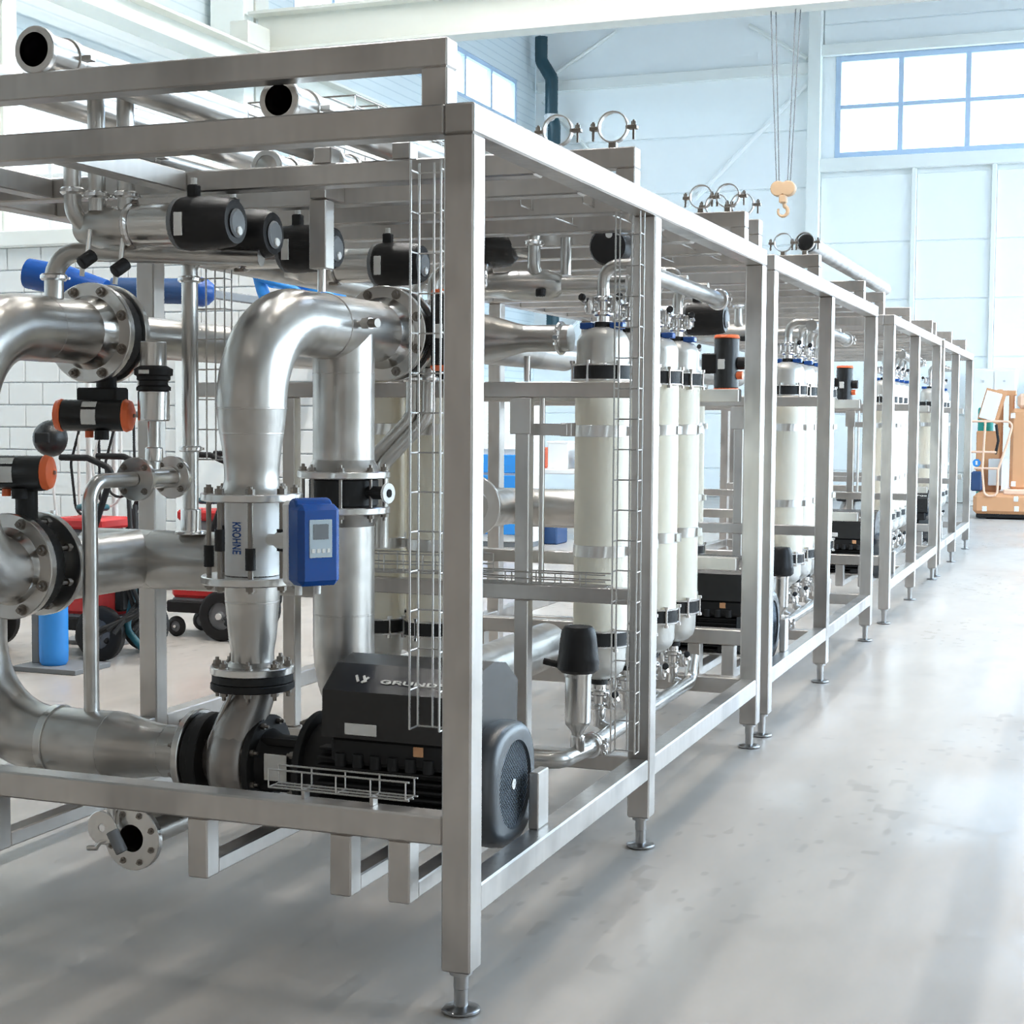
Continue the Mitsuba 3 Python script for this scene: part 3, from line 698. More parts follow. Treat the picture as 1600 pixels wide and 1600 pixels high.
actuator_valve('actuated wafer valve with black orange-ended cylinder cut by the left edge', (lx - .02, .505, 1.035), 1.335, 0)
op = thing('onward_pipe', 'steel pipe leaving the upper left flange away from the camera', 'pipe')
fl = flange(op, (lx - .01, .987, 1.795), (0, 1, 0), .17, .1, .026)
part(op, 'tube', lathe([(.1, 0), (.098, .06), (.075, .16), (.075, 2.4)], (lx - .01, 1.01, 1.795), (0, 1, 0), 36), 'm_pipe', 40)

# --- right run behind the tee
rn = thing('tee_outlet_pipe', 'steel pipe with reducer running back from the tee to the first column head', 'pipe')
part(rn, 'wafer_valve', ring((X0, 1.531, 1.815), (0, 1, 0), .155, .09, .06, 44, .005), 'm_rubber', 40, 'black wafer valve')
fl = flange(rn, (X0, 1.591, 1.815), (0, 1, 0), .17, .1, .026)
part(rn, 'tube', lathe([(.1, 0), (PR, .05), (PR, .42), (.09, .5), (.078, .56), (.076, 1.9)], (X0, 1.617, 1.815), (0, 1, 0), 40), 'm_pipe', 40)


# ================================================================== small pipework of the nearest frame
def tri_clamp(parent, c, d, r, mat='m_chrome'):
    """a hinged clamp ring with its bolt and wing nut"""
    d, a, b = frame_of(d); c = np.asarray(c, float)
    part(parent, 'clamp', cat(ring(c - d * .011, d, r + .013, r - .004, .022, 28, .006), bx(-.012, .012, -.008, .008, -.010, .010, .003).apply_translation(c + a * (r + .016)),
                              cyl(c + a * (r + .018) - b * .026, c + a * (r + .018) + b * .026, .0045, 8), hexa(c + a * (r + .018) + b * .02, c + a * (r + .018) + b * .03, .009)), mat, 40)

# vertical instrument pipe with two flanges and a standing cylinder sensor
ip = thing('instrument_pipe', 'slim steel pipe bent over from the suction pipe into a small flange pair', 'pipe')
part(ip, 'tube', pipe([(-1.555, Y0, .565), (-1.555, Y0, 1.305), (-1.545, .80, 1.305), (-1.54, 1.12, 1.305)], .0245, .07, 20), 'm_pipe')
for y in (.815, 1.03):
    fl = part(ip, 'flange', ring((-1.54, y, 1.305), (0, 1, 0), .073, .022, .018, 36), 'm_steel', 40)
    bolts(fl, (-1.54, y, 1.305), (0, 1, 0), .056, 4, .0085, .008)
part(ip, 'fitting', rcyl((-1.54, .834, 1.305), (-1.54, 1.03, 1.305), .036, .008), 'm_steel')
sn = thing('standing_sensor', 'upright steel cylinder instrument with black middle rings on a slim pipe', 'instrument')
part(sn, 'stem', cyl((-1.54, .931, 1.335), (-1.54, .931, 1.50), .021, 20), 'm_pipe')
part(sn, 'collar', rcyl((-1.54, .931, 1.36), (-1.54, .931, 1.41), .030, .006), 'm_steel')
part(sn, 'lower_can', rcyl((-1.54, .931, 1.497), (-1.54, .931, 1.60), .053, .006, 32), 'm_steel')
part(sn, 'upper_can', rcyl((-1.54, .931, 1.68), (-1.54, .931, 1.765), .044, .005, 32), 'm_steel')
part(sn, 'black_ring', lathe([(0, 1.60), (.057, 1.60), (.057, 1.612), (.048, 1.618), (.048, 1.632), (.056, 1.636), (.056, 1.648), (.064, 1.652), (.064, 1.672), (.046, 1.682), (0, 1.682)], (-1.54, .931, 0), (0, 0, 1), 32), 'm_blackmatte', 35, 'stacked black rings')
part(sn, 'plate', bx(-1.555, -1.515, .865, .868, 1.655, 1.668, .0005), 'm_label', False)
# tall slim pipe with clamp unions
tp = thing('riser_pipe', 'tall slim steel pipe with clamp unions standing left of the big elbow', 'pipe')
part(tp, 'tube', pipe([(-1.54, 1.155, 1.17), (-1.54, 1.155, 2.075), (-1.44, 1.19, 2.075)], .0275, .06, 20), 'm_pipe')
tri_clamp(tp, (-1.54, 1.155, 1.99), (0, 0, 1), .0275); tri_clamp(tp, (-1.54, 1.155, 1.40), (0, 0, 1), .0275)
part(tp, 'valve_body', rcyl((-1.54, 1.155, 1.105), (-1.54, 1.155, 1.19), .036, .006), 'm_chrome')
part(tp, 'valve_foot', ring((-1.54, 1.155, 1.10), (0, 0, 1), .055, .01, .012, 24), 'm_chrome')
# pipe on the upper left flange run that feeds the manifold
fp = thing('feed_pipe', 'slim steel pipe rising off the upper left flanged pipe and bending right', 'pipe')
part(fp, 'tube', pipe([(lx - .0, .70, 1.895), (lx - .0, .70, 2.045), (lx + .13, .72, 2.045), (-1.05, .80, 2.02)], .031, .09, 20), 'm_pipe')
tri_clamp(fp, (lx, .70, 1.965), (0, 0, 1), .031)
# manifold: valve bodies with pneumatic heads, one behind the other
def angle_actuator(label, c, ex=(1, 0, 0), s=1.0, dupname=None):
    k = thing('pneumatic_valve', label, 'valve', 'pneumatic valves of the manifolds')
    c = np.asarray(c, float); ex = np.asarray(ex, float) / np.linalg.norm(ex)
    part(k, 'valve_body', lathe([(0, -.10), (.045, -.10), (.052, -.07), (.066, -.03), (.066, .06), (.06, .10), (0, .10)], c, ex, 28), 'm_pipe', 40)
    cr_ = part(k, 'clamp_ring', ring(c + ex * .09, ex, .074, .03, .022, 28, .006), 'm_chrome', 40)
    for t in (1.2, 2.9, 4.9):
        _, a, b = frame_of(ex); q = c + ex * .10 + (math.cos(t) * a + math.sin(t) * b) * .074
        part(cr_, 'bolt', cyl(q - ex * .02, q + ex * .02, .007, 8), 'm_bolt')
    part(k, 'cylinder', rcyl(c + ex * .112, c + ex * .265, .066, .006, 36), 'm_steel')
    part(k, 'collar', ring(c + ex * .262, ex, .080, .03, .02, 36, .005), 'm_greydark', 40)
    hdk = part(k, 'head', lathe([(0, .28), (.079, .28), (.083, .30), (.080, .40), (.074, .445), (.066, .462), (0, .464)], c, ex, 36), 'm_blackhead', 35, 'black plastic head')
    part(hdk, 'lens', lathe([(0, .463), (.040, .463), (.044, .467), (.038, .472), (0, .472)], c + np.array([0, 0, -.004]), ex, 28), 'm_greydark', 35, 'dark round lens')
    part(hdk, 'indicator', rcyl(c + ex * .470 + np.array([0, 0, -.028]), c + ex * .479 + np.array([0, 0, -.028]), .014, .004, 16), 'm_white', 35, 'white indicator dot')
    _, a, b = frame_of(ex)
    ab = part(k, 'air_block', bx(-.018, .018, -.014, .014, -.03, .02, .004).apply_translation(c + ex * .315 + np.array([0, 0, .098])), 'm_blackmatte')
    part(ab, 'air_fitting', cyl(c + ex * .315 + np.array([0, 0, .115]), c + ex * .315 + np.array([0, 0, .138]), .010, 12), 'm_label')
    part(k, 'plate', bx(-.014, .014, -.003, .003, -.035, .035, .001).apply_translation(c + ex * .31 + np.array([0, -.083, -.01])), 'm_label')
    return k
pv = [angle_actuator('pneumatic valve with black head nearest the camera at upper left', (-1.485, .60, 2.105))]
for y, l in ((.83, 'pneumatic valve partly hidden behind the nearest black valve head'), (1.26, 'pneumatic valve with black head behind the hanging square pipe support'), (1.86, 'pneumatic valve with steel cylinder seen behind the vertical wire tray')):
    pv.append(dup(pv[0], (0 if y < 1.5 else .06, y - .60, -.01), l))
mf = thing('manifold_pipe', 'horizontal steel manifold pipe joining the row of pneumatic valves', 'pipe')
part(mf, 'tube', sweep([(-1.585, .78, 2.10), (-1.585, 2.9, 2.08)], .05, 24), 'm_pipe')
for y in (.83, 1.26, 1.86):
    part(mf, 'branch', cyl((-1.585, y, 2.10), (-1.48, y, 2.10), .045, 20), 'm_pipe')
dn = thing('downcomer_pipe', 'slim steel pipe coming down through a clamp union and bending into the manifold', 'pipe')
part(dn, 'tube', pipe([(-1.578, .55, 2.32), (-1.578, .55, 2.105), (-1.48, .60, 2.10)], .027, .075, 20), 'm_pipe')
tri_clamp(dn, (-1.578, .55, 2.215), (0, 0, 1), .026)
for x, y, l in ((-1.495, .56, 'left'), (-1.405, .585, 'right')):
    v = thing('vertical_pipe', f'short vertical steel pipe between the top rails, {l} one of a pair', 'pipe')
    part(v, 'tube', cyl((x, y, 2.15), (x, y, 2.505), .0265, 20), 'm_pipe')
    tri_clamp(v, (x, y, 2.20), (0, 0, 1), .0265)
for i, (x, y, z, l) in enumerate([(-1.50, .50, 1.99, 'left'), (-1.40, .53, 1.965, 'right')]):
    kk = thing('hand_valve', f'small black knobbed drain valve under the nearest manifold valve, {l} one', 'valve')
    part(kk, 'knob', rcyl((x, y - .02, z - .01), (x + .02, y + .02, z + .022), .021, .006, 12), 'm_blackmatte')
    part(kk, 'stem', cyl((x, y + .015, z + .01), (x, y + .03, z + .10), .008, 10), 'm_steel')
    part(kk, 'spout', cyl((x - .01, y, z - .045), (x - .005, y, z), .008, 10), 'm_label')
# square hanger with rod carrying the big elbow
hg = thing('pipe_hanger', 'square steel hanger with round rod holding the big elbow from above', 'pipe support')
part(hg, 'square_tube', bx(-.945, -.885, .92, .98, 1.99, 2.2088, .003), 'm_frame', False)
part(hg, 'square_tube_top', bx(-.945, -.885, .92, 1.055, 2.2128, 2.27, .003), 'm_frame', False)
part(hg, 'rod', cyl((-.915, .95, 1.918), (-.915, .95, 1.995), .014, 16), 'm_steel')

# two diagonal pipes behind the tee
for i, dx in enumerate((0, .065)):
    dg = thing('diagonal_pipe', f'steel pipe kinked down to the left behind the upright tee, {("left", "right")[i]} one', 'pipe')
    part(dg, 'tube', pipe([(-1.0 + dx, 1.85, 1.70), (-1.0 + dx, 1.85, 1.52), (-1.17 + dx, 1.80, 1.33), (-1.17 + dx, 1.80, 1.02)], .0265, .08, 18), 'm_pipe')
    tri_clamp(dg, (-1.0 + dx, 1.85, 1.66), (0, 0, 1), .0265)
# actuator on the tee outlet valve
def vert_act(label, c):
    k = thing('rotary_actuator', label, 'valve actuator', 'upright black and orange actuators')
    c = np.asarray(c, float)
    part(k, 'cylinder', rcyl(c + [0, 0, -.125], c + [0, 0, .125], .062, .006, 28), 'm_black', 35, 'black actuator cylinder')
    for s in (-1, 1):
        part(k, 'end_cap', lathe([(0, 0), (.063, 0), (.065, .006), (.058, .018), (0, .02)], c + [0, 0, .125 * s], (0, 0, s), 24), 'm_orange', 30, 'orange end cap')
    part(k, 'bracket', bx(c[0] - .12, c[0] - .03, c[1] - .04, c[1] + .04, c[2] - .05, c[2] + .05, .006), 'm_blackmatte', False)
    part(k, 'position_knob', cyl(c + [.06, 0, 0], c + [.10, 0, 0], .032, 18), 'm_blackmatte')
    part(k, 'air_port', cyl(c + [.055, -.01, -.06], c + [.085, -.01, -.06], .02, 12), 'm_orange')
    part(k, 'plate', bx(c[0] - .03, c[0] + .005, c[1] - .0665, c[1] - .062, c[2] - .03, c[2] + .02, .001), 'm_label', False)
    return k
vert_act('upright orange-capped actuator hidden behind the corner post of the nearest frame', (-.735, 1.57, 1.825))
vert_act('upright black actuator with orange caps between the columns and the second frame', (-.33, 4.19, 1.795))
vert_act('upright black actuator with orange caps seen in the second frame', (-.42, 8.6, 1.785))

# run of the tee outlet to the first column head
cr = thing('column_feed_pipe', 'steel pipe with clamp union entering the side of the first column head', 'pipe')
part(cr, 'tube', lathe([(.0, 0), (.10, 0), (.10, .12), (.095, .16), (.06, .28), (.052, .32), (.052, .50), (0, .50)], (-.98, 2.18, 1.825), (1, 0, 0), 32), 'm_pipe', 40)
tri_clamp(cr, (-.52, 2.18, 1.825), (1, 0, 0), .052)
part(cr, 'support_rod', cyl((-.60, 2.02, 1.655), (-.60, 2.02, 1.75), .013, 14), 'm_steel')

# ================================================================== membrane columns
CR = .105
def column(label, x, y, group, head=False):
    k = thing('membrane_column', label, 'filter column', group)
    part(k, 'shell', cyl((x, y, .70), (x, y, 1.66), CR, 40), 'm_cream', 40, 'cream white cylindrical shell')
    for z in (.642, 1.662):
        cp = part(k, 'coupling', ring((x, y, z), (0, 0, 1), CR + .006, .02, .058, 40, .004), 'm_rubber', 40, 'black coupling band')
        for zz in (z - .004, z + .054):
            part(cp, 'rim', ring((x, y, zz), (0, 0, 1), CR + .012, CR - .01, .008, 40), 'm_steel', 40)
        for i in range(6):
            t = (i + .3) * math.pi / 3; q = np.array([x + (CR + .012) * math.cos(t), y + (CR + .012) * math.sin(t), z])
            part(cp, 'bolt', cat(cyl(q + [0, 0, -.016], q + [0, 0, .074], .005, 8), cyl(q + [0, 0, -.016], q + [0, 0, -.004], .010, 8), cyl(q + [0, 0, .062], q + [0, 0, .074], .010, 8)), 'm_chrome')
    part(k, 'upper_head', lathe([(0, 1.72), (CR - .004, 1.72), (CR - .004, 1.81), (CR - .012, 1.83), (CR - .03, 1.852), (CR - .06, 1.862), (.03, 1.865), (0, 1.865)], (x, y, 0), (0, 0, 1), 40), 'm_dome', 40, 'dull steel domed head')
    part(k, 'lower_head', lathe([(0, .505), (.04, .507), (CR - .04, .518), (CR - .016, .54), (CR - .006, .57), (CR - .004, .642), (0, .642)], (x, y, 0), (0, 0, 1), 40), 'm_dome', 40, 'dull steel domed foot')
    for z in (1.445, .985):
        st = part(k, 'strap', ring((x, y, z), (0, 0, 1), CR + .003, CR - .01, .045, 40, .001), 'm_steel', 40, 'flat steel strap')
        part(st, 'lug', bx(x + CR, x + CR + .02, y - .01, y + .012, z + .004, z + .041, .002), 'm_steel', False)
    # nozzles with clamp clusters
    for sg, z0 in ((1, 1.862), (-1, .508)):
        part(k, 'gasket', cyl((x, y, z0), (x, y, z0 + sg * .022), .032, 20), 'm_rubber')
        part(k, 'nozzle', cyl((x, y, z0 + sg * .02), (x, y, z0 + sg * .15), .024, 20), 'm_chrome')
        for h in (.055, .11):
            tri_clamp(k, (x, y, z0 + sg * h), (0, 0, 1), .026)
        for sx in (-1, 1):
            c = np.array([x + sx * .052, y - .01, z0 + sg * .085])
            part(k, 'sample_valve', cat(lathe([(0, -.03), (.014, -.03), (.02, -.015), (.02, .015), (.014, .03), (0, .03)], c, (0, 0, 1), 16), cyl(c, c + [sx * .03, -.012, .012], .009, 10), cyl(c, [x, y, c[2]], .009, 10)), 'm_chrome', 40)
            part(k, 'knob', rcyl(c + [sx * .018, -.02, .028], c + [sx * .026, -.035, .034], .014, .004, 12), 'm_blackmatte')
            if sg > 0:
                part(k, 'blue_cap', bx(x + sx * .06 - .026, x + sx * .06 + .026, y - .03, y + .02, z0 - .004, z0 + .02, .004), 'm_blue', False, 'blue plastic cap')
    part(k, 'gooseneck', pipe([(x, y, 2.0), (x, y, 2.10), (x + .14, y, 2.10)], .024, .06, 18), 'm_pipe')
    part(k, 'outlet_tube', pipe([(x, y, .37), (x, y, .318)], .022, .03, 14), 'm_chrome')
    return k
YC = (2.18, 2.55, 2.92, 3.29)
ordn = ('first', 'second', 'third', 'fourth')
fname = ('nearest', 'second', 'third', 'farthest')
rc = []
for i, y in enumerate(YC):
    l = f'cream white filter column, {ordn[i]} from the front in the right row of the nearest frame'
    rc.append(column(l, -.35, y, 'cream filter columns') if i == 0 else dup(rc[0], (0, y - YC[0], 0), l))
lcs = []
for x, nm in ((-1.06, 'middle'), (-1.30, 'left')):
    for i, y in enumerate(YC[:2] if x < -1.2 else YC[:1]):
        lcs.append(dup(rc[0], (x + .35, y - YC[0] + .0, 0), f'cream white filter column, {ordn[i]} from the front in the {nm} row of the nearest frame'))
for fi in (1, 2, 3):
    for i in range(4):
        dup(rc[0], (0, STARTS[fi] + YC[i] - YC[0], 0), f'cream white filter column, {ordn[i]} from the front in the {fname[fi]} frame of the row')
    if fi == 1:
        for i in range(2):
            dup(rc[0], (-.71, STARTS[fi] + YC[i] - YC[0], 0), f'cream white filter column, {ordn[i]} in the inner row of the second frame')
hp = thing('collecting_pipe', 'shiny steel collecting pipe along the column tops of the nearest frame', 'pipe')
part(hp, 'tube', sweep([(-.19, 2.06, 2.075), (-.19, 3.42, 2.055)], .034, 24), 'm_pipe')
tri_clamp(hp, (-.19, 3.40, 2.055), (0, 1, 0), .036)
part(hp, 'drop_pipe', pipe([(-.40, 3.05, 2.00), (-.40, 3.05, 2.16), (-.28, 3.05, 2.16), (-.28, 3.05, 1.98)], .012, .04, 12), 'm_pipe')
bp = thing('drain_header', 'shiny steel drain pipe running low under the columns of the nearest frame', 'pipe')
part(bp, 'tube', pipe([(-.60, 1.50, .31), (-.30, 1.58, .31), (-.28, 1.80, .31), (-.30, 3.42, .305), (-.30, 3.46, .42)], .030, .07, 22), 'm_pipe')
for y in YC:
    part(bp, 'branch', pipe([(-.35, y, .372), (-.35, y, .33), (-.30, y, .31)], .02, .02, 12), 'm_pipe')
tri_clamp(bp, (-.285, 1.86, .31), (0, 1, 0), .034); tri_clamp(bp, (-.286, 1.89, .31), (0, 1, 0), .034)
hq = dup(hp, (0, STARTS[1], 0), 'shiny steel collecting pipe along the column tops of the second frame')
dup(hp, (0, STARTS[2], 0), 'shiny steel collecting pipe along the column tops of the third frame')
dup(bp, (0, STARTS[1], 0), 'shiny steel drain pipe running low under the columns of the second frame')
dup(bp, (0, STARTS[2], 0), 'shiny steel drain pipe running low under the columns of the third frame')
def cap_valve(label, x, y, z):
    k = thing('capped_valve', label, 'valve', 'black capped drain valves')
    part(k, 'cylinder', lathe([(0, .05), (.018, .05), (.024, .075), (.045, .10), (.047, .115), (.047, .27), (.05, .275), (.05, .29), (0, .29)], (x, y, z), (0, 0, 1), 28), 'm_steel', 40)
    part(k, 'cap', lathe([(0, .288), (.060, .288), (.074, .30), (.076, .33), (.072, .345), (.066, .41), (.060, .44), (.05, .453), (0, .456)], (x, y, z), (0, 0, 1), 32), 'm_blackhead', 40, 'black domed cap')
    part(k, 'foot', rcyl((x, y, z - .0), (x, y, z + .06), .026, .006), 'm_chrome')
    part(k, 'side_port', cyl((x - .075, y, z + .31), (x - .13, y, z + .32), .012, 12), 'm_blackmatte')
    return k
cv = cap_valve('steel valve with black domed cap on the drain pipe before the first column', -.28, 1.70, .32)
dup(cv, (0, STARTS[1], 0), 'black-capped steel valve in front of the second frame columns')
# manifold above the columns
mv = thing('upper_manifold', 'steel manifold with clamp unions and swan-neck in front of the column heads', 'pipe')
part(mv, 'body', lathe([(0, 0), (.05, 0), (.052, .12), (.062, .16), (.062, .30), (.05, .34), (.032, .36), (.032, .62), (0, .62)], (-.95, 2.36, 2.05), (1, .12, 0), 28), 'm_pipe', 40)
part(mv, 'swan_neck', pipe([(-.70, 2.36, 2.30), (-.70, 2.36, 2.10), (-.66, 2.42, 2.06)], .0265, .05, 18), 'm_pipe')
tri_clamp(mv, (-.70, 2.36, 2.215), (0, 0, 1), .0265)
part(mv, 'side_tube', cyl((-.585, 2.42, 2.09), (-.585, 2.42, 2.24), .022, 16), 'm_pipe')
tri_clamp(mv, (-.90, 2.365, 2.08), (1, .12, 0), .052)
part(mv, 'knob', rcyl((-.66, 2.33, 2.0), (-.66, 2.33, 2.03), .02, .005, 12), 'm_blackmatte')
dup(mv, (0, STARTS[1], 0), 'steel manifold with swan-neck in front of the second frame column heads')
def head_act(label, c):
    k = thing('valve_head', label, 'valve head', 'round black valve heads')
    c = np.asarray(c, float); d = np.array([.12, -1.0, -.1]); d /= np.linalg.norm(d)
    part(k, 'cap', lathe([(0, -.14), (.070, -.14), (.078, -.12), (.076, -.03), (.068, -.008), (0, 0)], c, d, 32), 'm_blackhead', 40)
    part(k, 'dot', cyl(c + [.005, 0, .045] - d * .004, c + [.005, 0, .045] + d * .006, .013, 14), 'm_label')
    part(k, 'cylinder', cyl(c - d * .14, c - d * .28, .05, 24), 'm_steel')
    return k
head_act('round black valve head facing the camera above the first column', (-.345, 2.21, 2.175))
k1 = thing('valve_head', 'round blue-black valve head right of the nearest corner post', 'valve head', 'round black valve heads')
part(k1, 'cap', lathe([(0, 0), (.08, 0), (.084, .02), (.076, .13), (.05, .16), (0, .16)], (-.99, 2.50, 2.215), (1, 0, 0), 30), 'm_black', 40)
part(k1, 'neck', cyl((-.84, 2.5, 2.212), (-.74, 2.5, 2.195), .03, 18), 'm_steel')
dup(pv[0], (.744, 3.34, -.10), 'pneumatic valve with black head between the right columns and the nearest frame end post')
# copies of the big pipework in the second frame
for root, l in ((r1, 'pale grey flow meter with blue box in the second frame'), (el, 'large steel elbow in the second frame'), (te, 'upright steel tee pipe in the second frame'),
                (bv, 'black wafer valve in the second frame'), (lp, 'thick steel lower pipe in the second frame'), (hd, 'thick horizontal steel header pipe in the second frame'),
                (rn, 'steel tee outlet pipe in the second frame'), (cn, 'steel cone under the flow meter in the second frame')):
    dup(root, (0, STARTS[1], 0), l)

# ================================================================== wire cable trays
def wire(a, b, r=.0025):
    return sweep([a, b], r, 6)
def tray_u(label, origin, ex, ey, L, w, h, step, longs=((0, 1), (0, .45), (0, 0), (.33, 0), (.66, 0), (1, 0), (1, .45), (1, 1)), r=.003, legs=None):
    """U-shaped wire tray along ex (length L): width w along ey, sides h along ez"""
    k = thing('wire_tray', label, 'cable tray')
    o = np.asarray(origin, float); ex = np.asarray(ex, float); ey = np.asarray(ey, float); ez = np.cross(ex, ey)
    for u, v in longs:
        p = o + ey * w * u + ez * h * v
        part(k, 'long_wire', wire(p, p + ex * L, r), 'm_wire')
    n = int(L / step)
    rung = ply(sweep([o + ez * h, o, o + ey * w, o + ey * w + ez * h], r * .9, 6), 'm_wire', 40)
    for i in range(n + 1):
        part(k, 'rung', rung, None, at=ex * (i * step))
    for l in legs or []:
        part(k, 'foot', bx(*l, .001), 'm_frame', False)
    return k
tray_u('tall upright wire tray just left of the nearest corner post', (-.28, .30, .672), (0, 0, 1), (1, 0, 0), 1.525, .088, -.055, .107, ((0, 0), (.5, 0), (1, 0), (0, 1), (1, 1)))
tray_u('tall upright wire tray beside the middle post of the nearest frame', (-.098, 1.56, .37), (0, 0, 1), (1, 0, 0), 1.84, .085, -.05, .104, ((0, 0), (.5, 0), (1, 0), (0, 1), (1, 1)))
tray_u('upright wire tray behind the left sensor and slim riser pipe', (-1.575, 1.26, 1.36), (0, 0, 1), (1, .03, 0), .80, .11, .05, .107, ((0, 0), (.33, 0), (.66, 0), (1, 0), (1, 1)))
tray_u('short wire tray lying on the front bottom rail before the motor', (-.595, .035, .532), (1, 0, 0), (0, 1, 0), .41, .055, .048, .10, ((0, 1), (0, 0), (.5, 0), (1, 0), (1, 1)), .0027, legs=[(-.50, -.49, .04, .07, .5077, .532), (-.30, -.29, .04, .07, .5077, .532)])
tray_u('wire tray lying on the lower column rail at mid height', (-.86, 1.955, .888), (1, 0, 0), (0, 1, 0), .60, .07, .045, .10)
tray_u('wire tray at mid height behind the upright tee pipe', (-1.45, 1.7, .93), (1, .15, 0), (0, 1, 0), .75, .12, .07, .075)
tray_u('wire tray on the portal bars seen between the two top rails', (-.99, .62, 2.462), (0, 1, 0), (1, 0, 0), 2.9, .36, .065, .16, ((0, 1), (0, .5), (0, 0), (.25, 0), (.5, 0), (.75, 0), (1, 0), (1, .5), (1, 1)))
tray_u('long wire tray running back over the top cross rails', (-.40, 1.40, 2.29), (0, 1, 0), (1, 0, 0), 2.0, .22, .06, .11, ((0, 1), (0, 0), (.5, 0), (1, 0), (1, 1)))
for i, x in enumerate((-.79, -.53)):
    pd = solo('rail_pad', f'small steel block standing on the first top cross rail, {("left", "right")[i]} one', 'bracket', bx(x, x + .058, .66, .72, 2.2755, 2.325, .003), 'm_frame', False)

# ================================================================== pipes and clamps on top of the frames
def top_pipe(label, x, y0, y1, z, r, mouth=True):
    k = thing('roof_pipe', label, 'pipe', 'open-ended pipes lying along the frame tops')
    part(k, 'tube', hollow((x, y0 + .02, z), (x, y1, z), r, r - .004, 32), 'm_pipe')
    part(k, 'end_ferrule', ring((x, y0, z), (0, 1, 0), r + .009, r - .009, .022, 36, .003), 'm_steel', 40)
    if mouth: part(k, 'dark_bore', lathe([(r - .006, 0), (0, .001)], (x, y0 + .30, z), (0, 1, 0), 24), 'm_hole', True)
    else: part(k, 'end_cap', lathe([(0, 0), (r * .7, .004), (r, .012), (r, .03), (0, .03)], (x, y0 - .004, z), (0, 1, 0), 28), 'm_steel', 40)
    part(k, 'clamp_ring', ring((x, y0 + .13, z), (0, 1, 0), r + .005, r - .001, .03, 32), 'm_steel', 40)
    part(k, 'clamp_ear', bx(x + r, x + r + .035, y0 + .132, y0 + .158, z - .008, z + .008, .002), 'm_steel', False)
    return k
top_pipe('open steel pipe with ferrule on the portal bar at upper left', -1.318, .03, 3.5, 2.518, .056)
top_pipe('open steel pipe lying on the top rail left of the wire tray', -.607, .12, 3.5, 2.352, .050)
top_pipe('open steel pipe on the top rails between the two vertical pipes', -1.45, .62, 3.5, 2.345, .043)
top_pipe('steel pipe along the frame top at the far left edge', -1.72, -.05, 3.5, 2.53, .050)
top_pipe('steel pipe along the frame top, first right of the vertical pipe pair', -1.18, 1.06, 3.5, 2.345, .050, False)
top_pipe('steel pipe along the frame top, second right of the vertical pipe pair', -.95, 1.06, 3.5, 2.345, .050, False)
def pipe_clamp(label, x, y, z, r=.05):
    k = thing('pipe_clamp', label, 'pipe clamp', 'empty pipe clamps on the portal supports')
    part(k, 'lower_half', lathe([(r, 0), (r + .005, 0), (r + .005, .028), (r, .028)], (x, y - .014, z), (0, 1, 0), 36, True), 'm_steel', 40)
    for s in (-1, 1):
        er = part(k, 'ear', bx(x + s * r - .002, x + s * r + s * .036 + .002, y - .014, y + .014, z - .010, z + .003, .001), 'm_bolt', False)
        part(er, 'bolt', cat(cyl((x + s * (r + .024), y, z - .045), (x + s * (r + .024), y, z + .022), .005, 8), hexa((x + s * (r + .024), y, z + .003), (x + s * (r + .024), y, z + .016), .010)), 'm_bolt')
    part(k, 'stub', bx(x - .014, x + .014, y - .014, y + .014, z - r - .025, z - r, .002), 'm_bolt', False)
    return k
ZP = 2.457 + .075
pc = pipe_clamp('empty pipe clamp on the second portal, the complete ring beside its corner', -.175, 1.72, ZP)
dup(pc, (-.205, 0, 0), 'empty pipe clamp on the second portal, half hidden behind the top rail')
for fi, y in ((0, 3.50), (1, STARTS[1] + .065), (1, STARTS[1] + 1.72)):
    nm = 'rear portal of the nearest frame' if y == 3.50 else ('front portal of the second frame' if y < 4 else 'middle portal of the second frame')
    for j, x in enumerate((-.175, -.30)):
        dup(pc, (x + .175, y - 1.72, 0), f'empty pipe clamp on the {nm}, {("right", "left")[j]} one')
lpz = thing('roof_pipe', 'long shiny pipe on the far portals beyond the empty clamps', 'pipe', 'open-ended pipes lying along the frame tops')
part(lpz, 'tube', sweep([(-.175, 5.55, ZP), (-.175, 8.9, ZP)], .05, 28), 'm_pipe')
part(lpz, 'end_plug', rcyl((-.175, 5.50, ZP), (-.175, 5.56, ZP), .052, .01), 'm_rubber')

# drain flange under the front rail
df = thing('drain_flange', 'open drain flange with small valve hanging below the front rail', 'flange')
c = np.array([-1.141, .20, .295])
fl = part(df, 'flange', ring(c, (0, 1, 0), .094, .04, .02, 44), 'm_steel', 40)
bolts(fl, c, (0, 1, 0), .073, 8, .007, .004)
part(df, 'tube', hollow(c + [0, .01, 0], c + [0, .35, 0], .044, .04, 28), 'm_pipe')
part(df, 'bore', lathe([(.04, 0), (0, .001)], c + [0, .2, 0], (0, 1, 0), 24), 'm_hole', True)
part(df, 'riser', cyl(c + [0, .36, -.02], c + [0, .36, .09], .04, 20), 'm_pipe')
part(df, 'small_pipe', pipe([c + [-.06, -.01, .12], c + [-.06, -.01, .03], c + [-.02, -.02, -.02]], .012, .02, 12), 'm_steel')
part(df, 'small_valve', rcyl(c + [-.045, -.03, .025], c + [-.01, -.03, -.035], .018, .004, 16), 'm_greydark')
part(df, 'lever', cat(sweep([c + [-.05, -.02, .0], c + [-.085, -.03, -.012], c + [-.10, -.03, -.03]], .007, 8), cyl(c + [-.125, -.035, -.032], c + [-.095, -.03, -.030], .008, 8)), 'm_steel')
part(df, 'washer', ring(c + [-.08, -.03, .03], (0, 1, 0), .05, .012, .004, 24), 'm_steel', 40)

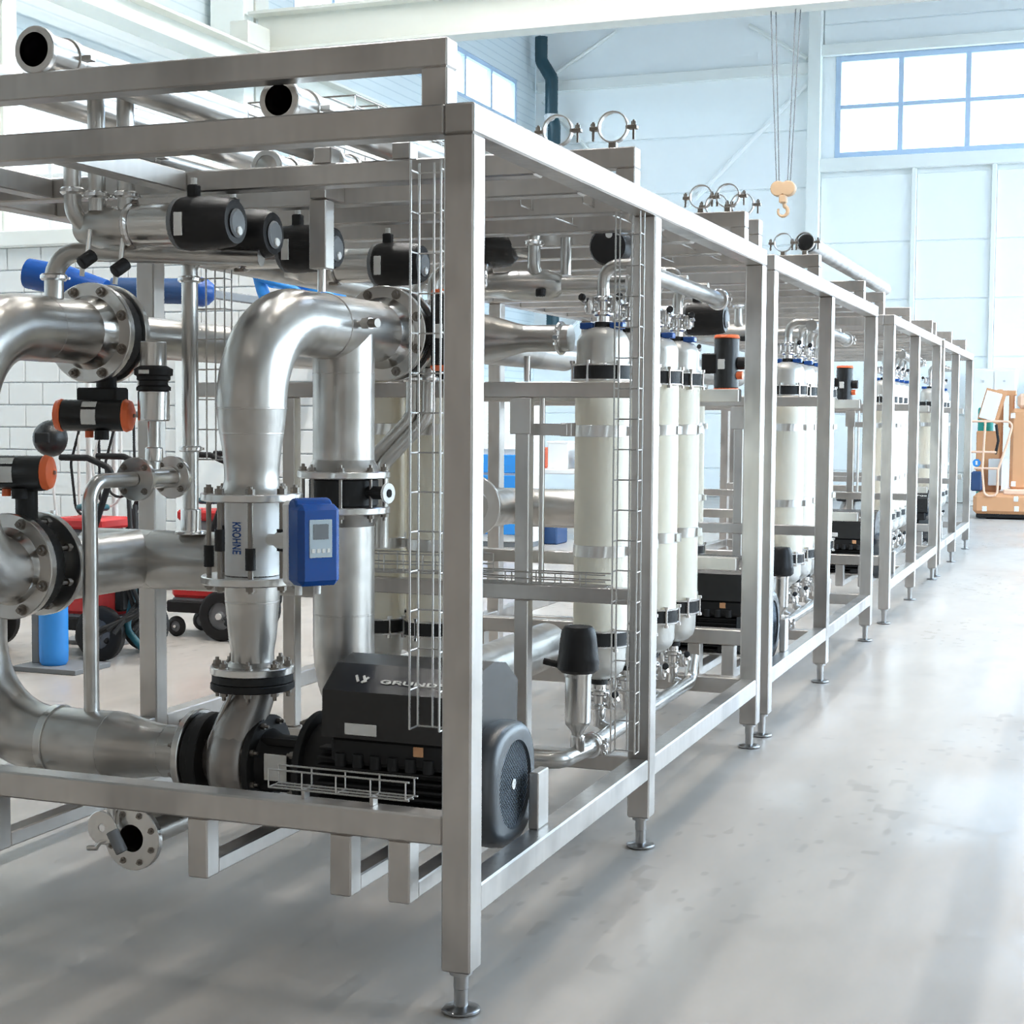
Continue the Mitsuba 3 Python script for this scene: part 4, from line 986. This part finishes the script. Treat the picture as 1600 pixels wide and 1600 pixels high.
# ================================================================== workshop items on the left
def wheel(parent, c, d, r, w):
    wk = part(parent, 'wheel', lathe([(r * .55, 0), (r - .02, 0), (r, .015), (r, w - .015), (r - .02, w), (r * .55, w)], np.asarray(c, float) - np.asarray(d) * w / 2, d, 36, True), 'm_rubber', 40, 'black rubber wheel')
    part(wk, 'hub', lathe([(0, 0), (r * .58, 0), (r * .58, w * .6), (r * .2, w * .7), (r * .12, w), (0, w)], np.asarray(c, float) - np.asarray(d) * w * .35, d, 28), 'm_greydark', 35)
    part(wk, 'axle_cap', cyl(np.asarray(c, float) + np.asarray(d) * w * .5, np.asarray(c, float) + np.asarray(d) * w * .8, r * .13, 12), 'm_white', 35)
def welder(label, x, y, s=1.0):
    k = thing('welding_machine', label, 'welding machine')
    part(k, 'chassis', bx(x - .30, x + .30, y - .20, y + .20, .17, .25, .01), 'm_blackmatte', False)
    part(k, 'lower_body', bx(x - .27, x + .27, y - .17, y + .17, .22, .27, .01), 'm_greydark', False)
    part(k, 'body', bx(x - .28, x + .22, y - .18, y + .18, .26, .53, .03), 'm_red', False, 'red cabinet')
    part(k, 'front_panel', bx(x + .22, x + .28, y - .17, y + .17, .30, .58, .02), 'm_blackmatte', False)
    part(k, 'upper_body', bx(x - .22, x + .10, y - .15, y + .15, .54, .80, .02), 'm_greydark', False)
    part(k, 'lid', bx(x - .24, x + .12, y - .16, y + .16, .80, .87, .02), 'm_red', False, 'red lid')
    part(k, 'handle', pipe([(x + .02, y - .19, .62), (x + .24, y - .19, 1.18), (x + .05, y - .19, 1.25), (x - .15, y - .19, 1.25)], .02, .06, 12), 'm_blackmatte')
    part(k, 'handle', pipe([(x + .02, y + .19, .62), (x + .24, y + .19, 1.18), (x + .05, y + .19, 1.25), (x - .15, y + .19, 1.25)], .02, .06, 12), 'm_blackmatte')
    for sy in (-1, 1):
        wheel(k, (x + .17, y + sy * .24, .17), (0, sy, 0), .17, .07)
    for sy in (-1, 1):
        wheel(k, (x - .24, y + sy * .16, .07), (0, sy, 0), .07, .04)
    rnd = random.Random(int(x * 100))
    for i in range(11):
        a = rnd.uniform(-.17, .17); b_ = rnd.uniform(-.12, .12)
        part(k, 'cable', sweep(bend([(x + .24, y + a, 1.0 - .05 * i), (x + .34 + b_ * .5, y + a - .12, .62 + b_), (x + .30 + .02 * i, y + a - .05, .30 + b_), (x + .22 + b_, y + a - .24, .12 + .01 * i)], .06, 6), .015, 8), 'm_rubber')
    part(k, 'hose', sweep(bend([(x + .25, y - .10, .62), (x + .38, y - .18, .45), (x + .33, y - .20, .20), (x + .52, y - .24, .05)], .08, 6), .022, 10), 'm_teal', 40, 'teal hose')
    part(k, 'hose_coil', trimesh.creation.torus(.085, .02, 24, 10).apply_translation((x - .05, y, .93)), 'm_teal', 40, 'teal coiled hose')
    return k
welder('red welding machine on big black wheels behind the slim instrument pipe', -4.47, 4.72)
welder('red welding machine on wheels seen left of the flow meter cone', -4.23, 5.75)
welder('red welding machine cut by the left picture edge', -5.5, 4.55)
gb = thing('gas_cylinder', 'bright blue gas cylinder standing upright below the left header pipe', 'gas cylinder')
part(gb, 'bottle', lathe([(0, .03), (.07, .03), (.083, .05), (.085, .10), (.085, .72), (.07, .80), (.035, .84), (.03, .88), (0, .88)], (-4.36, 4.10, 0), (0, 0, 1), 32), 'm_bluelight', 40)
part(gb, 'valve', rcyl((-4.36, 4.10, .88), (-4.36, 4.10, .95), .022, .005), 'm_steel')
part(gb, 'gauge', rcyl((-4.22, 4.02, .50), (-4.22, 3.98, .50), .055, .01, 20), 'm_greydark')
part(gb, 'gauge_face', cyl((-4.22, 3.98, .50), (-4.22, 3.976, .50), .03, 18), 'm_label')
part(gb, 'strap', ring((-4.36, 4.10, .50), (0, 0, 1), .089, .08, .03, 28), 'm_steel', 40)
ct = thing('cylinder_cart', 'low grey angle cart carrying the blue gas cylinder', 'cart')
part(ct, 'plate', bx(-4.55, -4.10, 3.95, 4.30, .0, .03, .003), 'm_greydark', False)
part(ct, 'upright', bx(-4.52, -4.47, 4.10, 4.14, .03, .75, .003), 'm_greydark', False)
part(ct, 'upright', bx(-4.52, -4.47, 4.24, 4.28, .03, .75, .003), 'm_greydark', False)
part(ct, 'crossbar', bx(-4.52, -4.48, 4.14, 4.24, .55, .60, .003), 'm_greydark', False)
ts = thing('tool_stand', 'slim white stand with hook rail at the block wall', 'stand')
part(ts, 'foot', bx(-5.0, -4.55, 4.98, 5.3, 0, .03, .005), 'm_greydark', False)
part(ts, 'pole', cyl((-4.82, 5.1, .03), (-4.82, 5.1, 2.2), .02, 14), 'm_white')
part(ts, 'pole', cyl((-4.62, 5.1, .03), (-4.62, 5.1, 2.1), .02, 14), 'm_white')
part(ts, 'rail', bx(-5.0, -4.4, 5.08, 5.12, 1.50, 1.54, .003), 'm_greydark', False)
wh = thing('welding_helmet', 'dark blue welding helmet hanging near the left edge', 'welding helmet')
sph = trimesh.creation.icosphere(3, .12); vv = np.array(sph.vertices); vv[:, 2] *= 1.0; vv[:, 1] = np.where(vv[:, 1] > 0, vv[:, 1] * .5, vv[:, 1]); sph.vertices = vv + np.array([-4.98, 4.92, 1.36])
part(wh, 'shell', sph, 'm_black', True, 'glossy dark shell')
part(wh, 'visor', bx(-5.02, -4.91, 4.79, 4.815, 1.33, 1.40, .006), 'm_blackmatte', False)
part(wh, 'headband', pipe([(-4.98, 4.93, 1.47), (-4.92, 5.0, 1.55), (-4.90, 5.09, 1.545)], .012, .03, 10), 'm_rubber')
for i, (x, z0) in enumerate([(-4.45, 1.5), (-4.55, 1.5), (-4.72, 1.5), (-4.88, 1.5)]):
    cb = solo('hanging_cable', ('black cable looping down at the right end of the stand rail', 'white cable looping down second from the right on the stand rail', 'black cable looping down near the left stand pole', 'white cable looping down left of the stand pole')[i], 'cable',
              sweep(bend([(x, 5.07, 1.52), (x + .04, 5.02, 1.1 - .1 * i), (x - .12, 5.0, .75), (x - .2, 5.04, 1.2), (x - .12, 5.07, 1.52)], .1, 8), .009, 7), ('m_rubber', 'm_white', 'm_rubber', 'm_white')[i], 40)
# fume extraction arms
ea = thing('fume_extractor', 'dark blue extraction duct arm hanging before the block wall', 'fume extractor')
part(ea, 'hose', sweep([(-5.25, 5.05, 2.45), (-5.0, 5.1, 2.40), (-4.72, 5.16, 2.33)], [.10, .105, .075], 24), 'm_blue', 40, 'blue mesh hose')
part(ea, 'clip_ring', ring((-5.06, 5.08, 2.41), (1, .2, -.2), .112, .09, .015, 28), 'm_bluelight', 40)
part(ea, 'tube', sweep([(-4.75, 5.28, 2.345), (-4.25, 5.45, 2.34)], .085, 28), 'm_navy', 40)
part(ea, 'end_cap', lathe([(0, -.05), (.07, -.04), (.095, -.01), (.098, .02), (.085, .06), (.05, .10), (0, .115)], (-4.20, 5.47, 2.335), (1, .3, 0), 28), 'm_blue', 40)
part(ea, 'bracket', bx(-4.62, -4.56, 5.42, 7.99, 2.36, 2.42, .005), 'm_greydark', False)
eb = thing('fume_extraction_hood', 'bright blue bent hood arm behind the big elbow', 'fume extractor')
part(eb, 'upper_tube', sweep([(-3.93, 5.70, 2.50), (-3.72, 5.76, 2.50), (-3.40, 5.88, 2.27)], .05, 20), 'm_bluelight', 40)
part(eb, 'lower_tube', sweep([(-3.90, 5.70, 2.52), (-3.86, 5.71, 2.36), (-3.80, 5.73, 2.20)], .042, 20), 'm_bluelight', 40)
part(eb, 'link', sweep([(-3.88, 5.66, 2.44), (-3.62, 5.74, 2.36), (-3.45, 5.82, 2.22)], .022, 12), 'm_bluelight', 40)
part(eb, 'clip_ring', ring((-3.70, 5.77, 2.49), (.85, .3, -.45), .055, .04, .012, 24), 'm_white', 40)
part(eb, 'mast', sweep([(-3.90, 5.9, 2.42), (-4.28, 8.0, 2.5)], .03, 12), 'm_bluelight')
# far clutter seen through the frames
cb = thing('tool_cabinet', 'tall white cabinet far behind the frames with blue drawers', 'cabinet')
part(cb, 'carcass', bx(-5.6, -4.75, 13.4, 13.9, .06, 1.9, .01), 'm_white', False)
for i in range(4):
    part(cb, 'drawer', bx(-5.55, -4.80, 13.36, 13.4, .15 + .24 * i, .36 + .24 * i, .008), 'm_bluelight', False)
part(cb, 'door', bx(-5.55, -5.20, 13.36, 13.4, 1.14, 1.85, .006), 'm_wall', False); part(cb, 'door', bx(-5.18, -4.80, 13.36, 13.4, 1.14, 1.85, .006), 'm_wall', False)
part(cb, 'plinth', bx(-5.58, -4.77, 13.42, 13.88, 0, .06, .002), 'm_greydark', False)
wbn = thing('workbench', 'long white workbench against the far left side', 'workbench')
part(wbn, 'top', bx(-7.9, -4.4, 14.6, 15.3, .82, .88, .01), 'm_white', False)
for x in (-7.8, -6.7, -5.6, -4.5):
    part(wbn, 'leg', bx(x - .03, x + .03, 14.65, 14.71, 0, .82, .003), 'm_grey', False)
part(wbn, 'shelf', bx(-7.85, -4.45, 14.7, 15.25, .25, .28, .004), 'm_white', False)
rnd = random.Random(5)
for i in range(9):
    x = -7.6 + .37 * i; w, h = rnd.uniform(.2, .32), rnd.uniform(.2, .45); m = ('m_bluelight', 'm_red', 'm_white', 'm_tanlight', 'm_blue', 'm_greydark', 'm_orange', 'm_white', 'm_navy')[i]
    cname = ('blue', 'red', 'white', 'tan', 'dark blue', 'grey', 'orange', 'white', 'navy')[i]
    q = thing('storage_bin', f'{cname} storage bin on the far workbench, {["first","second","third","fourth","fifth","sixth","seventh","eighth","ninth"][i]} from the left', 'box')
    part(q, 'tub', bx(x, x + w, 14.75, 15.1, .88, .88 + h, .012), m, False); part(q, 'rim', bx(x - .01, x + w + .01, 14.74, 15.11, .88 + h - .03, .88 + h, .006), m, False)
q = thing('floor_bin', 'dark blue bin on the floor seen left of the first column', 'box')
part(q, 'tub', bx(-4.95, -4.62, 14.0, 14.4, 0, .42, .015), 'm_navy', False); part(q, 'rim', bx(-4.97, -4.60, 13.98, 14.42, .38, .42, .006), 'm_navy', False)

# ================================================================== far right: lift truck and cabinets
SY = 21.4
tk = thing('lift_truck', 'orange tan lift truck parked by the back wall at right', 'lift truck')
part(tk, 'base', cat(bx(-.41, 1.9, SY, SY + 1.0, .07, .40, .06)), 'm_tan', False)
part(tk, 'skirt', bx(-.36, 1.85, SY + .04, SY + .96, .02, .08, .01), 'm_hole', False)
part(tk, 'deck', bx(.03, 1.9, SY + .02, SY + .6, .38, .46, .03), 'm_tanlight', False)
part(tk, 'cabinet', bx(.10, 1.9, SY + .28, SY + .98, .44, 1.70, .05), 'm_tan', False)
part(tk, 'mast', bx(-.14, -.03, SY + .62, SY + .72, .42, 2.0, .02), 'm_tan', False); part(tk, 'mast', bx(.06, .14, SY + .5, SY + .62, 1.4, 1.98, .02), 'm_tan', False)
part(tk, 'mast_head', bx(-.16, .16, SY + .5, SY + .72, 1.90, 1.98, .01), 'm_tan', False)
part(tk, 'rear_panel', bx(-.42, -.06, SY + .55, SY + .62, .40, 1.35, .02), 'm_tan', False)
part(tk, 'board', orient(bx(-.12, .12, -.012, .012, -.22, .22, .005), (-.20, SY + .30, 1.74), np.array([.96, 0, -.26]), np.array([0, 1.0, 0]), np.array([.26, 0, .96])), 'm_white', False, 'white slanting board')
part(tk, 'board_back', orient(bx(-.16, .15, -.012, .012, -.25, .25, .006), (-.175, SY + .34, 1.74), np.array([.96, 0, -.26]), np.array([0, 1.0, 0]), np.array([.26, 0, .96])), 'm_tan', False)
part(tk, 'seat_box', bx(-.46, -.30, SY + .2, SY + .5, .42, .72, .02), 'm_navy', False)
part(tk, 'side_panel', bx(-.22, -.02, SY + .40, SY + .43, .50, .92, .01), 'm_grey', False)
part(tk, 'pillar', bx(-.02, .09, SY + .30, SY + .36, .44, .92, .006), 'm_white', False)
def tb(pts, r=.018): return pipe(pts, r, .08, 12, 6)
part(tk, 'guard_rail', tb([(-.50, SY - .02, 1.50), (.16, SY - .02, 1.50), (.10, SY - .02, 1.25), (-.05, SY - .02, .75), (-.05, SY - .02, .36), (-.24, SY - .02, .36), (-.28, SY - .02, .75), (-.25, SY - .02, 1.50)]), 'm_tanlight')
part(tk, 'guard_rail', tb([(-.50, SY - .02, 1.03), (-.08, SY - .02, 1.03)]), 'm_tanlight')
part(tk, 'guard_rail', tb([(-.40, SY - .02, .78), (-.05, SY - .02, .78)]), 'm_tanlight')
part(tk, 'warning_disc', cyl((-.37, SY + .05, .86), (-.37, SY + .04, .86), .06, 24), 'm_bluelight', 35, 'round blue sign'); part(tk, 'disc_mark', bx(-.385, -.355, SY + .034, SY + .04, .83, .89, .004), 'm_white', False)
for x, z in ((.10, 1.55), (.13, .50), (.19, .28), (-.27, .12), (.20, .13)):
    part(tk, 'sticker', bx(x, x + .07, SY - .008 if z < .4 else SY + .27, SY if z < .4 else SY + .278, z, z + .08, .001), 'm_label', False)
part(tk, 'hand_strap', sweep([(-.10, SY + .1, 1.45), (-.06, SY + .08, 1.2), (-.10, SY + .1, 1.0)], .02, 8), 'm_blackmatte')
for x in (-.25, 1.6):
    part(tk, 'caster', lathe([(0, -.03), (.06, -.03), (.06, .03), (0, .03)], (x, SY + .12, .06), (0, 1, 0), 20), 'm_greydark')
tl = thing('load_roll', 'pale padded load on top of the lift truck cabinet', 'load')
part(tl, 'pad', bx(.19, .75, SY + .3, SY + .9, 1.70, 1.93, .06), 'm_tanlight', False); part(tl, 'wrap', bx(.30, .34, SY + .29, SY + .91, 1.70, 1.935, .01), 'm_greydark', False)
cbx = thing('white_cabinet', 'white wall cabinet behind the lift truck against the back wall', 'cabinet')
part(cbx, 'carcass', bx(-.75, .0, 25.05, 25.75, .0, 2.42, .012), 'm_white', False); part(cbx, 'door', bx(-.73, -.39, 25.02, 25.05, .1, 2.38, .006), 'm_white', False); part(cbx, 'door', bx(-.37, -.02, 25.02, 25.05, .1, 2.38, .006), 'm_white', False)
for x in (-.55, -.20):
    part(cbx, 'handle', cyl((x, 25.02, 2.2), (x, 24.99, 2.2), .02, 10), 'm_grey')
cbx = thing('white_cabinet', 'white cabinet behind the lift truck at the right picture edge', 'cabinet')
part(cbx, 'carcass', bx(.30, 1.2, 25.05, 25.75, .0, 2.25, .012), 'm_white', False); part(cbx, 'door', bx(.33, 1.17, 25.02, 25.05, .1, 2.2, .006), 'm_white', False)
gx = thing('green_canister', 'dark green canister standing behind the lift truck rail', 'canister')
part(gx, 'body', rcyl((-.33, 22.6, 0), (-.33, 22.6, 1.72), .12, .03, 20), 'm_green'); part(gx, 'cap', cyl((-.33, 22.6, 1.72), (-.33, 22.6, 1.78), .05, 12), 'm_green')
